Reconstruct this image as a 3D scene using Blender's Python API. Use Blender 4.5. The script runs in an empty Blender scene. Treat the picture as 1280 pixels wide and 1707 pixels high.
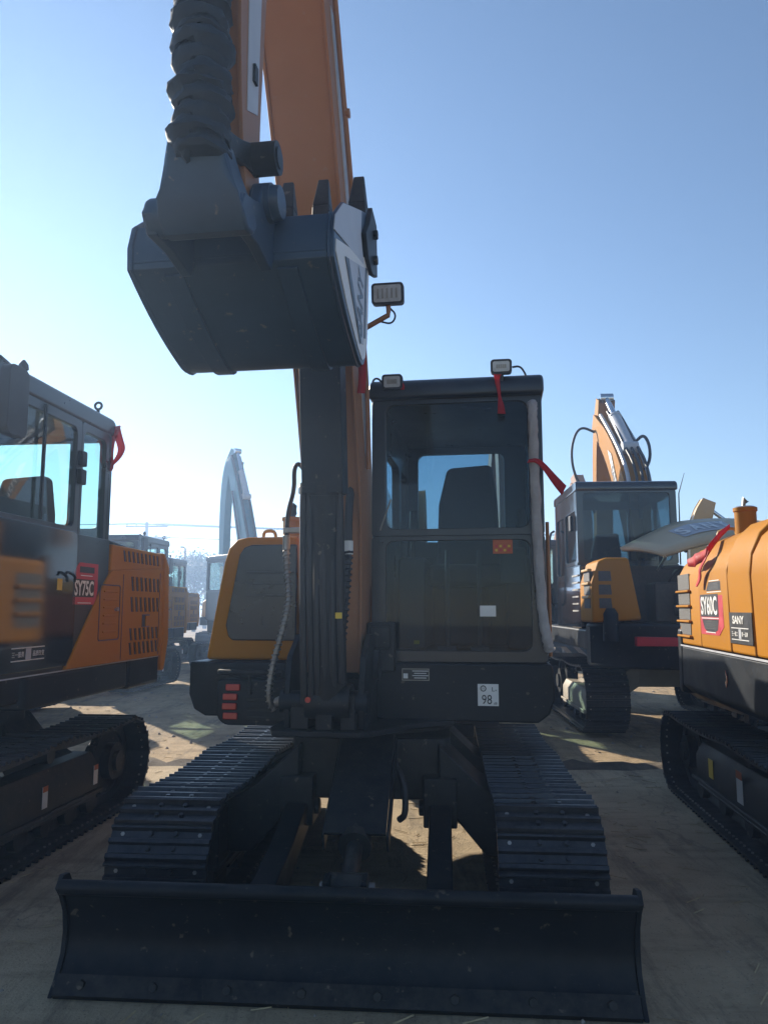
import bpy, bmesh, math, random
from mathutils import Vector, Matrix
R = math.radians
random.seed(7)
sc = bpy.context.scene
col = sc.collection

# ------------------------------------------------------------------ camera, sky, sun, exposure
CAM_H, PITCH, FPX = 1.45, 7.2, 1282.0
cam = bpy.data.cameras.new('camera'); cam_o = bpy.data.objects.new('camera', cam); col.objects.link(cam_o)
cam_o.location = (0, 0, CAM_H); cam_o.rotation_euler = (R(90 + PITCH), 0, 0)
cam.sensor_fit = 'VERTICAL'; cam.sensor_height = 24.0; cam.lens = FPX / 1707 * 24.0
cam.clip_start = 0.05; cam.clip_end = 3000
sc.camera = cam_o

SUN_EL, SUN_AZ = 23.0, -33.0            # azimuth from +Y, negative = to the left
w = bpy.data.worlds.new('World'); sc.world = w; w.use_nodes = True
nt = w.node_tree; nt.nodes.clear()
sky = nt.nodes.new('ShaderNodeTexSky'); sky.sky_type = 'NISHITA'; sky.sun_disc = False
sky.sun_elevation = R(SUN_EL); sky.sun_rotation = R(SUN_AZ)
sky.air_density = 1.0; sky.dust_density = 0.02; sky.ozone_density = 2.4; sky.altitude = 0
bg = nt.nodes.new('ShaderNodeBackground'); bg.inputs['Strength'].default_value = 0.070
wo = nt.nodes.new('ShaderNodeOutputWorld')
nt.links.new(sky.outputs[0], bg.inputs[0]); nt.links.new(bg.outputs[0], wo.inputs[0])
sun = bpy.data.lights.new('sun', 'SUN'); sun.energy = 5.0; sun.angle = R(0.6); sun.color = (1.0, 0.90, 0.76)
sun_o = bpy.data.objects.new('sun', sun); col.objects.link(sun_o)
sd = Vector((math.sin(R(SUN_AZ)) * math.cos(R(SUN_EL)), math.cos(R(SUN_AZ)) * math.cos(R(SUN_EL)), math.sin(R(SUN_EL))))
sun_o.rotation_euler = sd.to_track_quat('Z', 'Y').to_euler(); sun_o.location = sd * 60
vs = sc.view_settings; vs.view_transform = 'Standard'; vs.look = 'None'; vs.gamma = 1.0; vs.use_curve_mapping = False
vs.exposure = 1.10
sc.cycles.use_denoising = True; sc.cycles.max_bounces = 8; sc.cycles.volume_bounces = 1
sc.cycles.transparent_max_bounces = 16; sc.cycles.caustics_reflective = False; sc.cycles.caustics_refractive = False
sc.cycles.sample_clamp_indirect = 4.0

# ------------------------------------------------------------------ materials
M = {}
def nodes_of(name):
    m = bpy.data.materials.new(name); m.use_nodes = True; n = m.node_tree; n.nodes.clear(); M[name] = m
    out = n.nodes.new('ShaderNodeOutputMaterial')
    return m, n, out
def pbr(name, c, rough=.5, wear=0., wearc=(.16, .15, .14), metal=0., coat=0., var=.15, scale=3., dust=0., bump=0., bscale=60., spec=.5, trans=0., dustc=(.30, .24, .17)):
    m, n, out = nodes_of(name)
    b = n.nodes.new('ShaderNodeBsdfPrincipled'); L = n.links.new
    b.inputs['Metallic'].default_value = metal; b.inputs['Coat Weight'].default_value = coat; b.inputs['Coat Roughness'].default_value = .08
    b.inputs['Specular IOR Level'].default_value = spec
    tc = n.nodes.new('ShaderNodeTexCoord')
    nz = n.nodes.new('ShaderNodeTexNoise'); nz.inputs['Scale'].default_value = scale; nz.inputs['Detail'].default_value = 6; nz.inputs['Roughness'].default_value = .65
    L(tc.outputs['Object'], nz.inputs['Vector'])
    mr = n.nodes.new('ShaderNodeMapRange'); mr.inputs[1].default_value = .3; mr.inputs[2].default_value = .7
    mr.inputs[3].default_value = 1 - var; mr.inputs[4].default_value = 1 + var; L(nz.outputs['Fac'], mr.inputs[0])
    mx = n.nodes.new('ShaderNodeMix'); mx.data_type = 'RGBA'; mx.blend_type = 'MULTIPLY'; mx.inputs[0].default_value = 1
    mx.inputs[6].default_value = (*c, 1); L(mr.outputs[0], mx.inputs[7]); last = mx.outputs[2]
    rr = n.nodes.new('ShaderNodeMapRange'); rr.inputs[1].default_value = .3; rr.inputs[2].default_value = .75
    rr.inputs[3].default_value = max(.02, rough - .08); rr.inputs[4].default_value = min(1, rough + .12); L(nz.outputs['Fac'], rr.inputs[0])
    L(rr.outputs[0], b.inputs['Roughness'])
    if dust > 0:      # settled dust: lies on faces that point up, broken by a fine noise
        g = n.nodes.new('ShaderNodeNewGeometry'); sx = n.nodes.new('ShaderNodeSeparateXYZ'); L(g.outputs['Normal'], sx.inputs[0])
        up = n.nodes.new('ShaderNodeMapRange'); up.inputs[1].default_value = -.1; up.inputs[2].default_value = .95; up.inputs[3].default_value = .18; L(sx.outputs['Z'], up.inputs[0])
        n2 = n.nodes.new('ShaderNodeTexNoise'); n2.inputs['Scale'].default_value = scale * 4; n2.inputs['Detail'].default_value = 8; n2.inputs['Roughness'].default_value = .7
        L(tc.outputs['Object'], n2.inputs['Vector'])
        m2 = n.nodes.new('ShaderNodeMapRange'); m2.inputs[1].default_value = .38; m2.inputs[2].default_value = .72; L(n2.outputs['Fac'], m2.inputs[0])
        mu = n.nodes.new('ShaderNodeMath'); mu.operation = 'MULTIPLY'; L(up.outputs[0], mu.inputs[0]); L(m2.outputs[0], mu.inputs[1])
        mu2 = n.nodes.new('ShaderNodeMath'); mu2.operation = 'MULTIPLY'; L(mu.outputs[0], mu2.inputs[0]); mu2.inputs[1].default_value = dust
        md = n.nodes.new('ShaderNodeMix'); md.data_type = 'RGBA'; L(mu2.outputs[0], md.inputs[0]); L(last, md.inputs[6]); md.inputs[7].default_value = (*dustc, 1)
        last = md.outputs[2]
    if wear > 0:      # scuffs: thin stretched streaks where the paint is rubbed, with small dirt splashes
        mp = n.nodes.new('ShaderNodeMapping'); mp.inputs['Scale'].default_value = (1.0, 1.0, 9.0); mp.inputs['Rotation'].default_value = (.5, 1.1, .2); L(tc.outputs['Object'], mp.inputs[0])
        n4 = n.nodes.new('ShaderNodeTexNoise'); n4.inputs['Scale'].default_value = 14; n4.inputs['Detail'].default_value = 9; n4.inputs['Roughness'].default_value = .75; L(mp.outputs[0], n4.inputs['Vector'])
        m4 = n.nodes.new('ShaderNodeMapRange'); m4.inputs[1].default_value = .60; m4.inputs[2].default_value = .70; m4.inputs[4].default_value = wear; L(n4.outputs['Fac'], m4.inputs[0])
        n5 = n.nodes.new('ShaderNodeTexNoise'); n5.inputs['Scale'].default_value = 2.2; n5.inputs['Detail'].default_value = 3; L(tc.outputs['Object'], n5.inputs['Vector'])
        m5 = n.nodes.new('ShaderNodeMapRange'); m5.inputs[1].default_value = .42; m5.inputs[2].default_value = .62; L(n5.outputs['Fac'], m5.inputs[0])
        k5 = n.nodes.new('ShaderNodeMath'); k5.operation = 'MULTIPLY'; L(m4.outputs[0], k5.inputs[0]); L(m5.outputs[0], k5.inputs[1])
        w5 = n.nodes.new('ShaderNodeMix'); w5.data_type = 'RGBA'; L(k5.outputs[0], w5.inputs[0]); L(last, w5.inputs[6]); w5.inputs[7].default_value = (*wearc, 1); last = w5.outputs[2]
        n6 = n.nodes.new('ShaderNodeTexNoise'); n6.inputs['Scale'].default_value = 26; n6.inputs['Detail'].default_value = 5; L(tc.outputs['Object'], n6.inputs['Vector'])
        m6 = n.nodes.new('ShaderNodeMapRange'); m6.inputs[1].default_value = .66; m6.inputs[2].default_value = .72; m6.inputs[4].default_value = wear * .8; L(n6.outputs['Fac'], m6.inputs[0])
        w6 = n.nodes.new('ShaderNodeMix'); w6.data_type = 'RGBA'; L(m6.outputs[0], w6.inputs[0]); L(last, w6.inputs[6]); w6.inputs[7].default_value = (*dustc, 1); last = w6.outputs[2]
    L(last, b.inputs['Base Color'])
    if bump > 0:
        n3 = n.nodes.new('ShaderNodeTexNoise'); n3.inputs['Scale'].default_value = bscale; n3.inputs['Detail'].default_value = 6
        L(tc.outputs['Object'], n3.inputs['Vector'])
        bp = n.nodes.new('ShaderNodeBump'); bp.inputs['Strength'].default_value = bump; bp.inputs['Distance'].default_value = .01
        L(n3.outputs['Fac'], bp.inputs['Height']); L(bp.outputs[0], b.inputs['Normal'])
    if trans > 0:
        tr = n.nodes.new('ShaderNodeBsdfTranslucent'); L(last, tr.inputs[0]); ms = n.nodes.new('ShaderNodeMixShader'); ms.inputs[0].default_value = trans
        L(b.outputs[0], ms.inputs[1]); L(tr.outputs[0], ms.inputs[2]); L(ms.outputs[0], out.inputs[0])
    else:
        L(b.outputs[0], out.inputs[0])
    return m
def glass(name, tint, refl=.06):
    m, n, out = nodes_of(name); L = n.links.new
    t = n.nodes.new('ShaderNodeBsdfTransparent'); t.inputs[0].default_value = (*tint, 1)
    g = n.nodes.new('ShaderNodeBsdfGlossy'); g.inputs['Roughness'].default_value = .02; g.inputs[0].default_value = (.9, .95, 1, 1)
    f = n.nodes.new('ShaderNodeFresnel'); f.inputs[0].default_value = 1.5
    a = n.nodes.new('ShaderNodeMath'); a.operation = 'ADD'; a.inputs[1].default_value = refl; a.use_clamp = True; L(f.outputs[0], a.inputs[0])
    d = n.nodes.new('ShaderNodeBsdfDiffuse'); d.inputs[0].default_value = (.42, .42, .40, 1)      # film of dust
    tc = n.nodes.new('ShaderNodeTexCoord'); nz = n.nodes.new('ShaderNodeTexNoise'); nz.inputs['Scale'].default_value = 4; nz.inputs['Detail'].default_value = 8
    L(tc.outputs['Object'], nz.inputs['Vector'])
    mr = n.nodes.new('ShaderNodeMapRange'); mr.inputs[1].default_value = .35; mr.inputs[2].default_value = .8; mr.inputs[3].default_value = .0; mr.inputs[4].default_value = .014; L(nz.outputs['Fac'], mr.inputs[0])
    s0 = n.nodes.new('ShaderNodeMixShader'); L(mr.outputs[0], s0.inputs[0]); L(t.outputs[0], s0.inputs[1]); L(d.outputs[0], s0.inputs[2])
    ge = n.nodes.new('ShaderNodeNewGeometry'); iv = n.nodes.new('ShaderNodeMath'); iv.operation = 'SUBTRACT'; iv.inputs[0].default_value = 1; L(ge.outputs['Backfacing'], iv.inputs[1])
    fm = n.nodes.new('ShaderNodeMath'); fm.operation = 'MULTIPLY'; L(a.outputs[0], fm.inputs[0]); L(iv.outputs[0], fm.inputs[1])      # the outer face of the pane mirrors, the inner one does not double it
    s = n.nodes.new('ShaderNodeMixShader'); L(fm.outputs[0], s.inputs[0]); L(s0.outputs[0], s.inputs[1]); L(g.outputs[0], s.inputs[2])
    L(s.outputs[0], out.inputs[0]); return m

pbr('black_paint', (.006, .010, .015), .42, coat=.0, var=.2, dust=.07, spec=.22, wear=.35, bump=.03, bscale=25)
pbr('gloss_black', (.012, .013, .016), .07, coat=.6, var=.1, scale=1.5)
pbr('frame_black', (.008, .011, .014), .48, var=.25, dust=.20, spec=.3, wear=.4, bump=.08, bscale=35)
pbr('cab_black', (.011, .015, .021), .32, coat=.25, var=.15, dust=.08)
pbr('yellow_paint', (.39, .160, .004), .55, coat=.0, wear=.06, wearc=(.30, .22, .12), var=.07, dust=.0, scale=2, spec=.08)
pbr('orange_paint', (.32, .140, .055), .5, wear=.2, wearc=(.30, .24, .18), coat=.05, var=.08, dust=.04, scale=2, spec=.3)
pbr('pale_yellow', (.50, .285, .055), .42, wear=.25, wearc=(.35, .30, .22), coat=.1, var=.1, dust=.2)
pbr('teal_paint', (.012, .14, .19), .35, coat=.3, var=.1, dust=.3)
pbr('bucket_black_veiled', (.028, .058, .105), .44, coat=.05, var=.18, dust=.03, wear=.4, wearc=(.10, .12, .14), bump=.06, bscale=18)  # black bucket; the blue lens veil over it is mixed into the colour
pbr('track_steel', (.022, .027, .036), .36, metal=.5, var=.35, scale=9, dust=.15, bump=.12, bscale=40)
pbr('worn_steel', (.34, .32, .29), .42, metal=.7, var=.3, scale=8)
pbr('chrome', (.62, .63, .65), .12, metal=1., var=.08)
pbr('rubber', (.018, .018, .020), .55, var=.2, bump=.05)
pbr('wrap_black', (.010, .018, .030), .7, var=.3, scale=12, bump=.3, bscale=45)
pbr('foam', (.34, .33, .33), .85, var=.15, scale=14, bump=.4, bscale=70)
pbr('ribbon_red', (.55, .018, .025), .65, var=.2, scale=10, trans=.45, bump=.2, bscale=30)
pbr('sticker_white', (.72, .72, .70), .45, var=.06, scale=12)
pbr('decal_grey', (.46, .48, .52), .42, var=.12, scale=8, dust=.2)
pbr('decal_black', (.022, .022, .024), .4, var=.15, scale=12)
pbr('decal_red', (.50, .03, .05), .42, var=.1, scale=10)
pbr('sticker_yellow', (.65, .45, .04), .5, var=.1)
pbr('frame_grey', (.27, .235, .175), .6, var=.25, dust=.4, wear=.3)
pbr('hood_pale', (.52, .42, .27), .45, wear=.2, var=.1, dust=.2)
pbr('sticker_orange', (.45, .10, .03), .5, var=.1)
pbr('lens_red', (.42, .015, .015), .2, coat=.6, var=.1)
pbr('lens_clear', (.50, .50, .50), .18, coat=.6, var=.15, scale=30)
pbr('mesh_grey', (.06, .058, .055), .6, var=.3, scale=40, bump=.5, bscale=120)
pbr('seat_fabric', (.05, .056, .066), .8, var=.2, bump=.2)
pbr('interior', (.07, .075, .08), .6, var=.15)
pbr('engine_dark', (.03, .028, .026), .6, var=.4, scale=7, dust=.3)
pbr('wood_pole', (.16, .14, .12), .85, var=.3, scale=2)
pbr('insulator', (.35, .33, .32), .4)
pbr('bark', (.10, .075, .05), .9, var=.3, scale=6, bump=.4)
pbr('leaf', (.06, .085, .028), .6, var=.4, scale=.8, trans=.3)
pbr('dry_straw', (.42, .33, .19), .9, var=.3, scale=20)
pbr('stone', (.26, .23, .19), .9, var=.35, scale=9, bump=.3)
glass('cab_glass', (.60, .71, .76), -.015); glass('tint_glass', (.82, .915, .885), .01); glass('dark_glass', (.48, .58, .62), .0)

def ground_mat(name, c1, c2, c3, s1, bump, crack=False):
    m, n, out = nodes_of(name); L = n.links.new
    b = n.nodes.new('ShaderNodeBsdfPrincipled'); b.inputs['Roughness'].default_value = .92; b.inputs['Specular IOR Level'].default_value = .25
    tc = n.nodes.new('ShaderNodeTexCoord')
    def noise(s, d=8, r=.65):
        k = n.nodes.new('ShaderNodeTexNoise'); k.inputs['Scale'].default_value = s; k.inputs['Detail'].default_value = d; k.inputs['Roughness'].default_value = r
        L(tc.outputs['Object'], k.inputs['Vector']); return k.outputs['Fac']
    def rng(f, a, b_, lo=0., hi=1.):
        k = n.nodes.new('ShaderNodeMapRange'); k.inputs[1].default_value = a; k.inputs[2].default_value = b_; k.inputs[3].default_value = lo; k.inputs[4].default_value = hi
        L(f, k.inputs[0]); return k.outputs[0]
    def mix(f, a, b_, mode='MIX'):
        k = n.nodes.new('ShaderNodeMix'); k.data_type = 'RGBA'; k.blend_type = mode
        if isinstance(f, float): k.inputs[0].default_value = f
        else: L(f, k.inputs[0])
        for i, v in ((6, a), (7, b_)):
            if isinstance(v, tuple): k.inputs[i].default_value = (*v, 1)
            else: L(v, k.inputs[i])
        return k.outputs[2]
    a = mix(rng(noise(s1), .35, .65), c1, c2)
    a = mix(rng(noise(s1 * .23, 4), .5, .68, 0, .75), a, c3)
    a = mix(rng(noise(s1 * 5, 8, .75), .55, .72, 0, .6), a, tuple(v * .55 for v in c1))
    a = mix(rng(noise(s1 * 14, 4, .8), .6, .75, 0, .5), a, tuple(min(1, v * 1.5) for v in c2))
    k = n.nodes.new('ShaderNodeTexNoise'); k.inputs['Scale'].default_value = 1.3; k.inputs['Detail'].default_value = 6; k.inputs['Roughness'].default_value = .7
    mp = n.nodes.new('ShaderNodeMapping'); mp.inputs['Scale'].default_value = (1.0, 5.0, 1); L(tc.outputs['Object'], mp.inputs[0]); L(mp.outputs[0], k.inputs['Vector'])
    a = mix(rng(k.outputs['Fac'], .52, .7, 0, .45), a, tuple(v * .6 for v in c3))
    if crack:       # hairline cracks and old tyre and track scuffs
        vo = n.nodes.new('ShaderNodeTexVoronoi'); vo.feature = 'DISTANCE_TO_EDGE'; vo.inputs['Scale'].default_value = .55
        dn = n.nodes.new('ShaderNodeTexNoise'); dn.inputs['Scale'].default_value = 3; dn.inputs['Detail'].default_value = 6; L(tc.outputs['Object'], dn.inputs['Vector'])
        dm = n.nodes.new('ShaderNodeMix'); dm.data_type = 'RGBA'; dm.inputs[0].default_value = .40; L(tc.outputs['Object'], dm.inputs[6]); L(dn.outputs['Color'], dm.inputs[7]); L(dm.outputs[2], vo.inputs['Vector'])
        a = mix(rng(vo.outputs['Distance'], .0, .006, .40, 0.), a, (.14, .12, .10))
        wv = n.nodes.new('ShaderNodeTexNoise'); wv.inputs['Scale'].default_value = 1; wv.inputs['Detail'].default_value = 7; wv.inputs['Roughness'].default_value = .8
        mp2 = n.nodes.new('ShaderNodeMapping'); mp2.inputs['Scale'].default_value = (3.5, .5, 1); mp2.inputs['Rotation'].default_value = (0, 0, .12); L(tc.outputs['Object'], mp2.inputs[0]); L(mp2.outputs[0], wv.inputs['Vector'])
        a = mix(rng(wv.outputs['Fac'], .50, .64, 0, .7), a, (.15, .125, .095))
        sp = n.nodes.new('ShaderNodeTexVoronoi'); sp.inputs['Scale'].default_value = 45; L(tc.outputs['Object'], sp.inputs['Vector'])
        a = mix(rng(sp.outputs['Distance'], .10, .2, .55, 0), a, (.16, .13, .10))
    L(a, b.inputs['Base Color'])
    ad = n.nodes.new('ShaderNodeMath'); ad.operation = 'MULTIPLY_ADD'; L(noise(s1 * 6, 10, .7), ad.inputs[0]); ad.inputs[1].default_value = 1.0; L(noise(s1 * 30, 6, .7), ad.inputs[2])
    bp = n.nodes.new('ShaderNodeBump'); bp.inputs['Strength'].default_value = bump; bp.inputs['Distance'].default_value = .03
    L(ad.outputs[0], bp.inputs['Height']); L(bp.outputs[0], b.inputs['Normal'])
    L(b.outputs[0], out.inputs[0])
ground_mat('dirt', (.43, .31, .175), (.58, .43, .255), (.27, .19, .115), 2.6, .9, True)
ground_mat('rubble', (.17, .14, .105), (.26, .215, .16), (.10, .085, .065), 5.0, 1.0, True)
ground_mat('concrete', (.42, .325, .205), (.55, .435, .28), (.30, .23, .15), 1.9, .7, True)

# ------------------------------------------------------------------ mesh helpers
class MB:
    def __init__(s): s.v = []; s.f = []; s.mi = []; s.cur = 0
    def add(s, vs_, fs):
        o = len(s.v); s.v += [tuple(p) for p in vs_]; s.f += [tuple(i + o for i in f) for f in fs]; s.mi += [s.cur] * len(fs); return s
    def box(s, x0, x1, y0, y1, z0, z1, m=None):
        p = [Vector((x, y, z)) for z in (z0, z1) for y in (y0, y1) for x in (x0, x1)]
        if m: p = [m @ q for q in p]
        return s.add(p, [(0, 2, 3, 1), (4, 5, 7, 6), (0, 1, 5, 4), (2, 6, 7, 3), (0, 4, 6, 2), (1, 3, 7, 5)])
    def prism(s, poly, ax, a, b, a2=None):
        # poly in the plane normal to ax (x: (y,z); y: (x,z); z: (x,y)), extruded from a to b; a2: other polygon for the b end
        n = len(poly); q = a2 or poly
        def P(p, t): return (t, p[0], p[1]) if ax == 'x' else (p[0], t, p[1]) if ax == 'y' else (p[0], p[1], t)
        vs_ = [P(p, a) for p in poly] + [P(p, b) for p in q]
        area = sum(poly[i][0] * poly[(i + 1) % n][1] - poly[(i + 1) % n][0] * poly[i][1] for i in range(n))
        flip = (area > 0) == (b > a)
        if ax == 'y': flip = not flip
        fs = [tuple(range(n)), tuple(range(2 * n - 1, n - 1, -1))] + [(i, i + n, (i + 1) % n + n, (i + 1) % n) for i in range(n)]
        if flip: fs = [tuple(reversed(f)) for f in fs]
        return s.add(vs_, fs)
    def tube(s, pts, r, n=8, caps=True):
        pts = [Vector(p) for p in pts]; k = len(pts); rs = r if isinstance(r, (list, tuple)) else [r] * k
        up = None; o = []; 
        for i, p in enumerate(pts):
            t = (pts[min(i + 1, k - 1)] - pts[max(i - 1, 0)]).normalized()
            if up is None:
                up = Vector((0, 0, 1)) if abs(t.z) < .9 else Vector((1, 0, 0))
            u = (up - t * up.dot(t)).normalized(); up = u; v_ = t.cross(u)
            o += [p + (u * math.cos(6.28318 * j / n) + v_ * math.sin(6.28318 * j / n)) * rs[i] for j in range(n)]
        fs = [(i * n + j, i * n + (j + 1) % n, (i + 1) * n + (j + 1) % n, (i + 1) * n + j) for i in range(k - 1) for j in range(n)]
        if caps: fs += [tuple(range(n - 1, -1, -1)), tuple(range((k - 1) * n, k * n))]
        return s.add(o, fs)
    def cyl(s, a, b, r, n=16): return s.tube([a, b], r, n)
    def strip(s, pts, wid, d):      # thin two-sided cloth strip: centre points, half width, width direction(s)
        o = []
        for i, p in enumerate(pts):
            dd = Vector(d[i] if isinstance(d, list) else d); ww = wid[i] if isinstance(wid, list) else wid
            o += [Vector(p) - dd * ww, Vector(p) + dd * ww]
        return s.add(o, [(2 * i, 2 * i + 1, 2 * i + 3, 2 * i + 2) for i in range(len(pts) - 1)])
    def mesh(s, name, mats, smooth=True, ang=35):
        me = bpy.data.meshes.new(name); me.from_pydata(s.v, [], s.f)
        bm_ = bmesh.new(); bm_.from_mesh(me); bmesh.ops.recalc_face_normals(bm_, faces=bm_.faces); bm_.to_mesh(me); bm_.free()
        for m in (mats if isinstance(mats, (list, tuple)) else [mats]): me.materials.append(M[m])
        if any(s.mi) and len(s.mi) == len(me.polygons): me.polygons.foreach_set('material_index', s.mi)
        if smooth:
            me.polygons.foreach_set('use_smooth', [True] * len(me.polygons)); me.set_sharp_from_angle(angle=R(ang))
        me.update(); return me
    def build(s, name, mats, parent=None, bevel=0., rot=None, seg=2, thick=0.):
        o = bpy.data.objects.new(name, s.mesh(name, mats)); col.objects.link(o)
        if parent: o.parent = parent
        if rot is not None: o.rotation_euler.z = rot
        if thick:
            md = o.modifiers.new('thickness', 'SOLIDIFY'); md.thickness = thick; md.offset = 0
        if bevel:
            md = o.modifiers.new('bevel', 'BEVEL'); md.width = bevel; md.segments = seg; md.limit_method = 'ANGLE'; md.angle_limit = R(40); md.harden_normals = True
        return o
def obj(name, me, parent, loc=None, mat=None):
    o = bpy.data.objects.new(name, me); col.objects.link(o); o.parent = parent
    if mat is not None: o.matrix_local = mat
    return o
def tag(o, label, cat=None, group=None, kind=None):
    if label: o['label'] = label
    if cat: o['category'] = cat
    if group: o['group'] = group
    if kind: o['kind'] = kind
    return o
def thing(name, loc, yaw, label, cat, group=None):
    o = bpy.data.objects.new(name, None); col.objects.link(o); o.location = loc; o.rotation_euler.z = R(yaw); o.empty_display_size = .3
    return tag(o, label, cat, group)
def copy_tree(o, parent=None, skip=()):
    c = o.copy(); col.objects.link(c); c.parent = parent
    for ch in [k for k in bpy.data.objects if k.parent == o]:
        if ch.name.split('.')[0] not in skip: copy_tree(ch, c, skip)
    return c
def rrect(x0, y0, x1, y1, r, n=5):
    rs = r if isinstance(r, (list, tuple)) else [r] * 4; p = []
    for (cx, cy, a, q) in ((x1, y0, -90, rs[1]), (x1, y1, 0, rs[2]), (x0, y1, 90, rs[3]), (x0, y0, 180, rs[0])):
        ox = cx + (-q if cx == x1 else q); oy = cy + (-q if cy == y1 else q)
        if q <= 0: p.append((cx, cy)); continue
        for i in range(n + 1):
            t = R(a + 90 * i / n); p.append((ox + q * math.cos(t), oy + q * math.sin(t)))
    return p
def chaikin(p, k=2):
    p = [Vector(q) for q in p]
    for _ in range(k):
        o = [p[0]]
        for a, b in zip(p, p[1:]): o += [a * .75 + b * .25, a * .25 + b * .75]
        p = o + [p[-1]]
    return p
def band(path):     # outline of a beam that follows a path of (y, z, depth)
    p = chaikin([(a, b, c) for a, b, c in path], 2); l = []; r = []
    for i, q in enumerate(p):
        t = (p[min(i + 1, len(p) - 1)] - p[max(i - 1, 0)]); t = Vector((t.x, t.y)).normalized(); n_ = Vector((-t.y, t.x))
        c = Vector((q.x, q.y)); l.append(tuple(c + n_ * q.z / 2)); r.append(tuple(c - n_ * q.z / 2))
    return l + r[::-1]
def inset(poly, k):
    c = Vector((sum(p[0] for p in poly) / len(poly), sum(p[1] for p in poly) / len(poly))); n = len(poly); o = []
    area = sum(poly[i][0] * poly[(i + 1) % n][1] - poly[(i + 1) % n][0] * poly[i][1] for i in range(n)); sg = 1 if area > 0 else -1
    for i in range(n):
        a = Vector(poly[i - 1]); b = Vector(poly[i]); d = Vector(poly[(i + 1) % n])
        n1 = (b - a).normalized(); n2 = (d - b).normalized(); nn = Vector((-(n1.y + n2.y), n1.x + n2.x))
        if nn.length < 1e-5: nn = Vector((-n1.y, n1.x))
        nn.normalize(); o.append(tuple(b + nn * k * sg))
    return o
FRONT = Matrix(((1, 0, 0), (0, 0, -1), (0, 1, 0)))      # text facing local -y
SIDE_P = Matrix(((0, 0, 1), (1, 0, 0), (0, 1, 0)))      # facing +x
SIDE_N = Matrix(((0, 0, -1), (-1, 0, 0), (0, 1, 0)))    # facing -x
def text(name, s, pos, basis, h, width, mat, parent, bold=.0, rot=0., rot_up=None, ext=.002, shear=0.):
    cu = bpy.data.curves.new(name, 'FONT'); cu.body = s; cu.size = 1; cu.align_x = 'CENTER'; cu.align_y = 'CENTER'; cu.offset = bold; cu.extrude = 0; cu.shear = shear; cu.resolution_u = 3
    t = bpy.data.objects.new(name, cu); col.objects.link(t); bpy.context.view_layer.update()
    me = bpy.data.meshes.new_from_object(t.evaluated_get(bpy.context.evaluated_depsgraph_get()))
    bpy.data.objects.remove(t); bpy.data.curves.remove(cu)
    if not me.vertices: return None
    xs = [v.co.x for v in me.vertices]; ys = [v.co.y for v in me.vertices]
    cx, cy = (max(xs) + min(xs)) / 2, (max(ys) + min(ys)) / 2; kx, ky = width / max(1e-4, max(xs) - min(xs)), h / max(1e-4, max(ys) - min(ys))
    b3 = basis @ Matrix.Rotation(R(rot), 3, 'Z')
    for v in me.vertices: v.co = b3 @ Vector(((v.co.x - cx) * kx, (v.co.y - cy) * ky, ext)) + Vector(pos)
    me.materials.clear(); me.materials.append(M[mat]); me.name = name
    o = bpy.data.objects.new(name, me); col.objects.link(o); o.parent = parent
    return o
def plate(name, pos, basis, w_, h_, mat, parent, t=.003, poly=None, rot=0.):
    b = MB(); p = poly or [(-w_ / 2, -h_ / 2), (w_ / 2, -h_ / 2), (w_ / 2, h_ / 2), (-w_ / 2, h_ / 2)]
    b.prism(p, 'z', 0, t); b3 = basis @ Matrix.Rotation(R(rot), 3, 'Z')
    b.v = [tuple(b3 @ Vector(v) + Vector(pos)) for v in b.v]
    return b.build(name, mat, parent)

# ------------------------------------------------------------------ setting: ground, slab, sky is the world
def grid(x0, x1, y0, y1, nx, ny, fz, name, mat):
    b = MB(); vs_ = [(x0 + (x1 - x0) * i / nx, y0 + (y1 - y0) * j / ny, 0) for j in range(ny + 1) for i in range(nx + 1)]
    b.add([(x, y, fz(x, y)) for x, y, _ in vs_], [(j * (nx + 1) + i, j * (nx + 1) + i + 1, (j + 1) * (nx + 1) + i + 1, (j + 1) * (nx + 1) + i) for j in range(ny) for i in range(nx)])
    return b.build(name, mat)
def hsh(x, y): return (math.sin(x * 1.7 + 1.3) * math.cos(y * 1.1 + .4) + .5 * math.sin(x * 4.1 + y * 3.3) + .3 * math.sin(x * 9.1 - y * 7.7)) / 1.8
b = MB(); rings = [-300, -120, -60, -30] + [-18 + .6 * i for i in range(61)] + [30, 60, 120, 300]
ry = [-60, -20, -5, 4] + [6.0 + .5 * i for i in range(50)] + [36, 50, 90, 200, 420]
nx = len(rings)
b.add([(x, y, -.045 + (.022 * hsh(x, y) if abs(x) < 20 and 7.6 < y < 34 else 0)) for y in ry for x in rings],
      [(j * nx + i, j * nx + i + 1, (j + 1) * nx + i + 1, (j + 1) * nx + i) for j in range(len(ry) - 1) for i in range(nx - 1)])
tag(b.build('ground', 'dirt'), 'rutted sandy dirt yard stretching to the horizon', kind='structure')
# concrete slab with a chipped far edge
b = MB(); edge = []
for i in range(141):
    x = -14 + .2 * i; e = 7.27 + .03 * math.sin(x * 3.1) + .025 * random.uniform(-1, 1)
    if 2.0 < x < 2.35: e -= .05
    edge.append((x, e - .035 * x + .05))
poly = [(14, -8), ] + edge[::-1] + [(-14, -8)]
b.prism(poly, 'z', -.12, 0.0)
slab = tag(b.build('pavement', 'concrete'), 'worn concrete pavement slab with chipped edge', kind='structure')
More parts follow.
